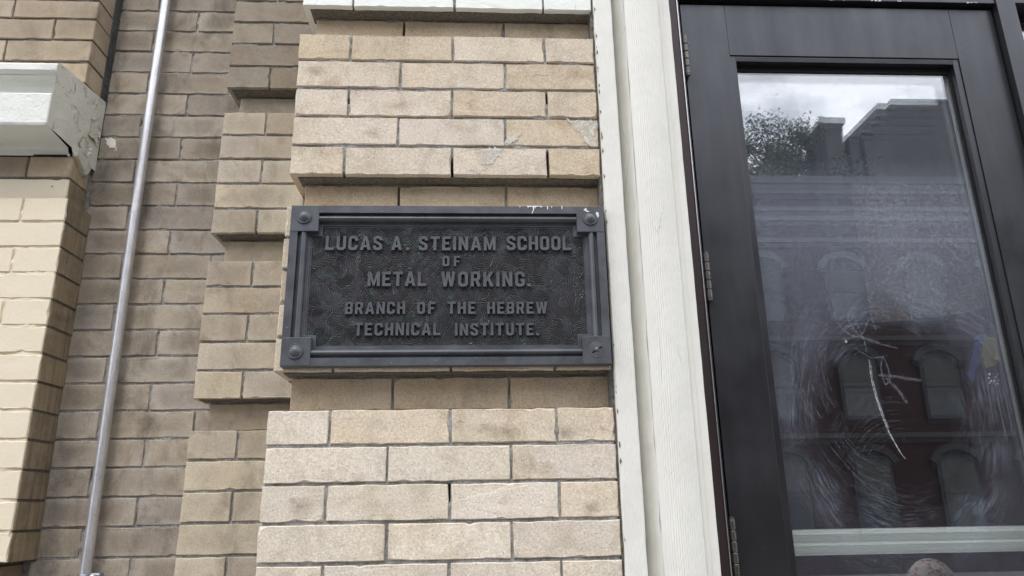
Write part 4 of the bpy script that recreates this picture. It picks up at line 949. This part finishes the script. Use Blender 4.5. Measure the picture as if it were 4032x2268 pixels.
for cx_, cy_, cz_, cr in clumps:
    for _ in range(330):
        d = Vector((random.gauss(0, 1), random.gauss(0, 1), random.gauss(0, 0.8))) * cr * 0.46; c_ = Vector((cx_, cy_, cz_)) + d
        a_ = Vector((random.uniform(-1, 1), random.uniform(-1, 1), random.uniform(-1, 1))).normalized() * 0.075; b_ = a_.cross(Vector((random.random(), random.random(), 1))).normalized() * 0.062
        i0 = len(lv); lv += [c_ - a_, c_ + b_, c_ + a_, c_ - b_]; lf.append((i0, i0 + 1, i0 + 2, i0 + 3))
cr_ = mesh_obj('crown', lv, lf, simple('leaves', (0.055, 0.085, 0.045), 0.7, var=0.4, scale=1.5), tree, tree.location)

# ------------------------------------------------------------------ passer-by on the pavement (mirrored low in the door glass)
person = thing('person', 'short person in patterned knitted cap and dark coat, mirrored low in the door glass', 'person', (1.97, -1.30, 0))
J = {'pelvis': (0, 0, .68, .12), 'waist': (0, 0, .82, .115), 'chest': (0, 0, .98, .14), 'neck': (0, 0, 1.10, .055), 'chin': (0, 0.01, 1.16, .05),
     'lh': (-.08, 0, .62, .085), 'lk': (-.09, .02, .36, .055), 'la': (-.09, 0, .07, .038), 'lt': (-.09, .10, .035, .035),
     'rh': (.08, 0, .62, .085), 'rk': (.09, .02, .36, .055), 'ra': (.09, 0, .07, .038), 'rt': (.09, .10, .035, .035),
     'ls': (-.15, 0, 1.04, .06), 'le': (-.24, .06, .86, .043), 'lw': (-.13, .24, .98, .030), 'rs': (.15, 0, 1.04, .06), 're': (.24, .06, .86, .043), 'rw': (.13, .24, .98, .030)}
ks = list(J); E_ = [('pelvis', 'waist'), ('waist', 'chest'), ('chest', 'neck'), ('neck', 'chin'), ('pelvis', 'lh'), ('lh', 'lk'), ('lk', 'la'), ('la', 'lt'), ('pelvis', 'rh'), ('rh', 'rk'), ('rk', 'ra'), ('ra', 'rt'),
      ('chest', 'ls'), ('ls', 'le'), ('le', 'lw'), ('chest', 'rs'), ('rs', 're'), ('re', 'rw')]
me = bpy.data.meshes.new('body'); me.from_pydata([J[k][:3] for k in ks], [(ks.index(a_), ks.index(b_)) for a_, b_ in E_], [])
bo = link('body', me, simple('dark_coat', (0.035, 0.035, 0.045), 0.8), person, (1.97, -1.30, 0))
md = bo.modifiers.new('skin', 'SKIN'); lay = me.skin_vertices[0] if me.skin_vertices else None
if lay is None:
    try: me.attributes.new('skin', 'FLOAT', 'POINT')
    except Exception: pass
else:
    for i, k in enumerate(ks): lay.data[i].radius = (J[k][3], J[k][3] * .85)
    lay.data[0].use_root = True
sb = bo.modifiers.new('sub', 'SUBSURF'); sb.levels = 2; sb.render_levels = 2
skin = simple('skin', (0.45, 0.28, 0.21), 0.55)
def ball(name, c_, r3, mat, par, fn=None, sub=3):
    bm = bmesh.new(); bmesh.ops.create_icosphere(bm, subdivisions=sub, radius=1)
    for q in bm.verts:
        q.co = Vector((q.co.x * r3[0], q.co.y * r3[1], q.co.z * r3[2]))
        if fn: fn(q)
    return bm_obj(name, bm, mat, par, c_, True)
P0 = Vector((1.97, -1.30, 0))
def face(q):
    if q.co.y > 0.05 and abs(q.co.x) < 0.018 and -0.03 < q.co.z < 0.01: q.co.y += 0.016
    if q.co.z < -0.05: q.co.x *= 0.85
hd = ball('head', P0 + Vector((0, 0.02, 1.235)), (0.072, 0.088, 0.105), skin, person, face, 4)
for sx_ in (-1, 1):
    ball('ear', (sx_ * 0.073, 0, -0.005), (0.010, 0.018, 0.028), skin, hd); ball('eye', (sx_ * 0.028, 0.078, 0.008), (0.012, 0.008, 0.008), simple('eye_dark', (0.05, 0.04, 0.04), 0.3), hd)
ball('mouth', (0, 0.080, -0.050), (0.022, 0.006, 0.006), simple('lips', (0.35, 0.13, 0.12), 0.5), hd)
a = M('patterned_knit'); v = a.coord(); vr = a.voro(v, 42)
c = a.mix(a.math('LESS_THAN', vr, 0.36), (0.34, 0.30, 0.27), (0.12, 0.03, 0.03)); c = a.mix(a.math('LESS_THAN', a.voro(a.coord(True, (1, 1, 1.6)), 40), 0.22), c, (0.04, 0.06, 0.05))
a.pbr(c, 0.9, 0, a.bump(a.noise(v, 200, 3), 0.002))
def cap(q):
    if q.co.z < 0: q.co.z *= 0.25
ball('knitted_cap', P0 + Vector((0, 0.0, 1.262)), (0.090, 0.104, 0.105), a.m, person, cap, 4)
for sx_ in (-1, 1):
    hand = ball('hand', P0 + Vector((sx_ * 0.11, 0.265, 1.005)), (0.022, 0.03, 0.036), skin, person)
    for f_i in range(4):
        vs, fs = tube_mesh([(-sx_ * .004, .012, -.022 + .015 * f_i), (-sx_ * .030, .022, -.020 + .015 * f_i), (-sx_ * .045, .008, -.019 + .014 * f_i)], [.008, .007, .006], 8)
        mesh_obj('finger', vs, fs, skin, hand, (0, 0, 0), True)
    vs, fs = tube_mesh([(0, -.01, .02), (-sx_ * .018, -.014, .036), (-sx_ * .034, -.010, .036)], [.010, .008, .006], 8); mesh_obj('thumb', vs, fs, skin, hand, (0, 0, 0), True)
ph = box('phone', 1.97 - 0.075, 1.97 + 0.075, -1.30 + 0.262, -1.30 + 0.271, 1.005 - 0.036 - EYE, 1.005 + 0.036 - EYE, MAT['rubber'], None, 0.002)
tag(ph, 'dark phone held sideways in both hands of the person in the cap', 'phone')

for i in range(34):
    z_ = random.uniform(-0.25, 1.25); q = random.uniform(.0015, .005)
    blob('paint_chip', [(.2606, z_), (.2606 + q * random.uniform(.4, 1), z_ + q), (.2608, z_ + 2.4 * q)], -0.0066, MAT['mortar_dark'], casing, 0.001, n=2, seed=i)
mortar(casing, 0.2540, 0.2612, 0.004, 0.09, -0.3, 1.40, rec=0.001, mat='mortar_dark', inset=0.0, res=0.003)
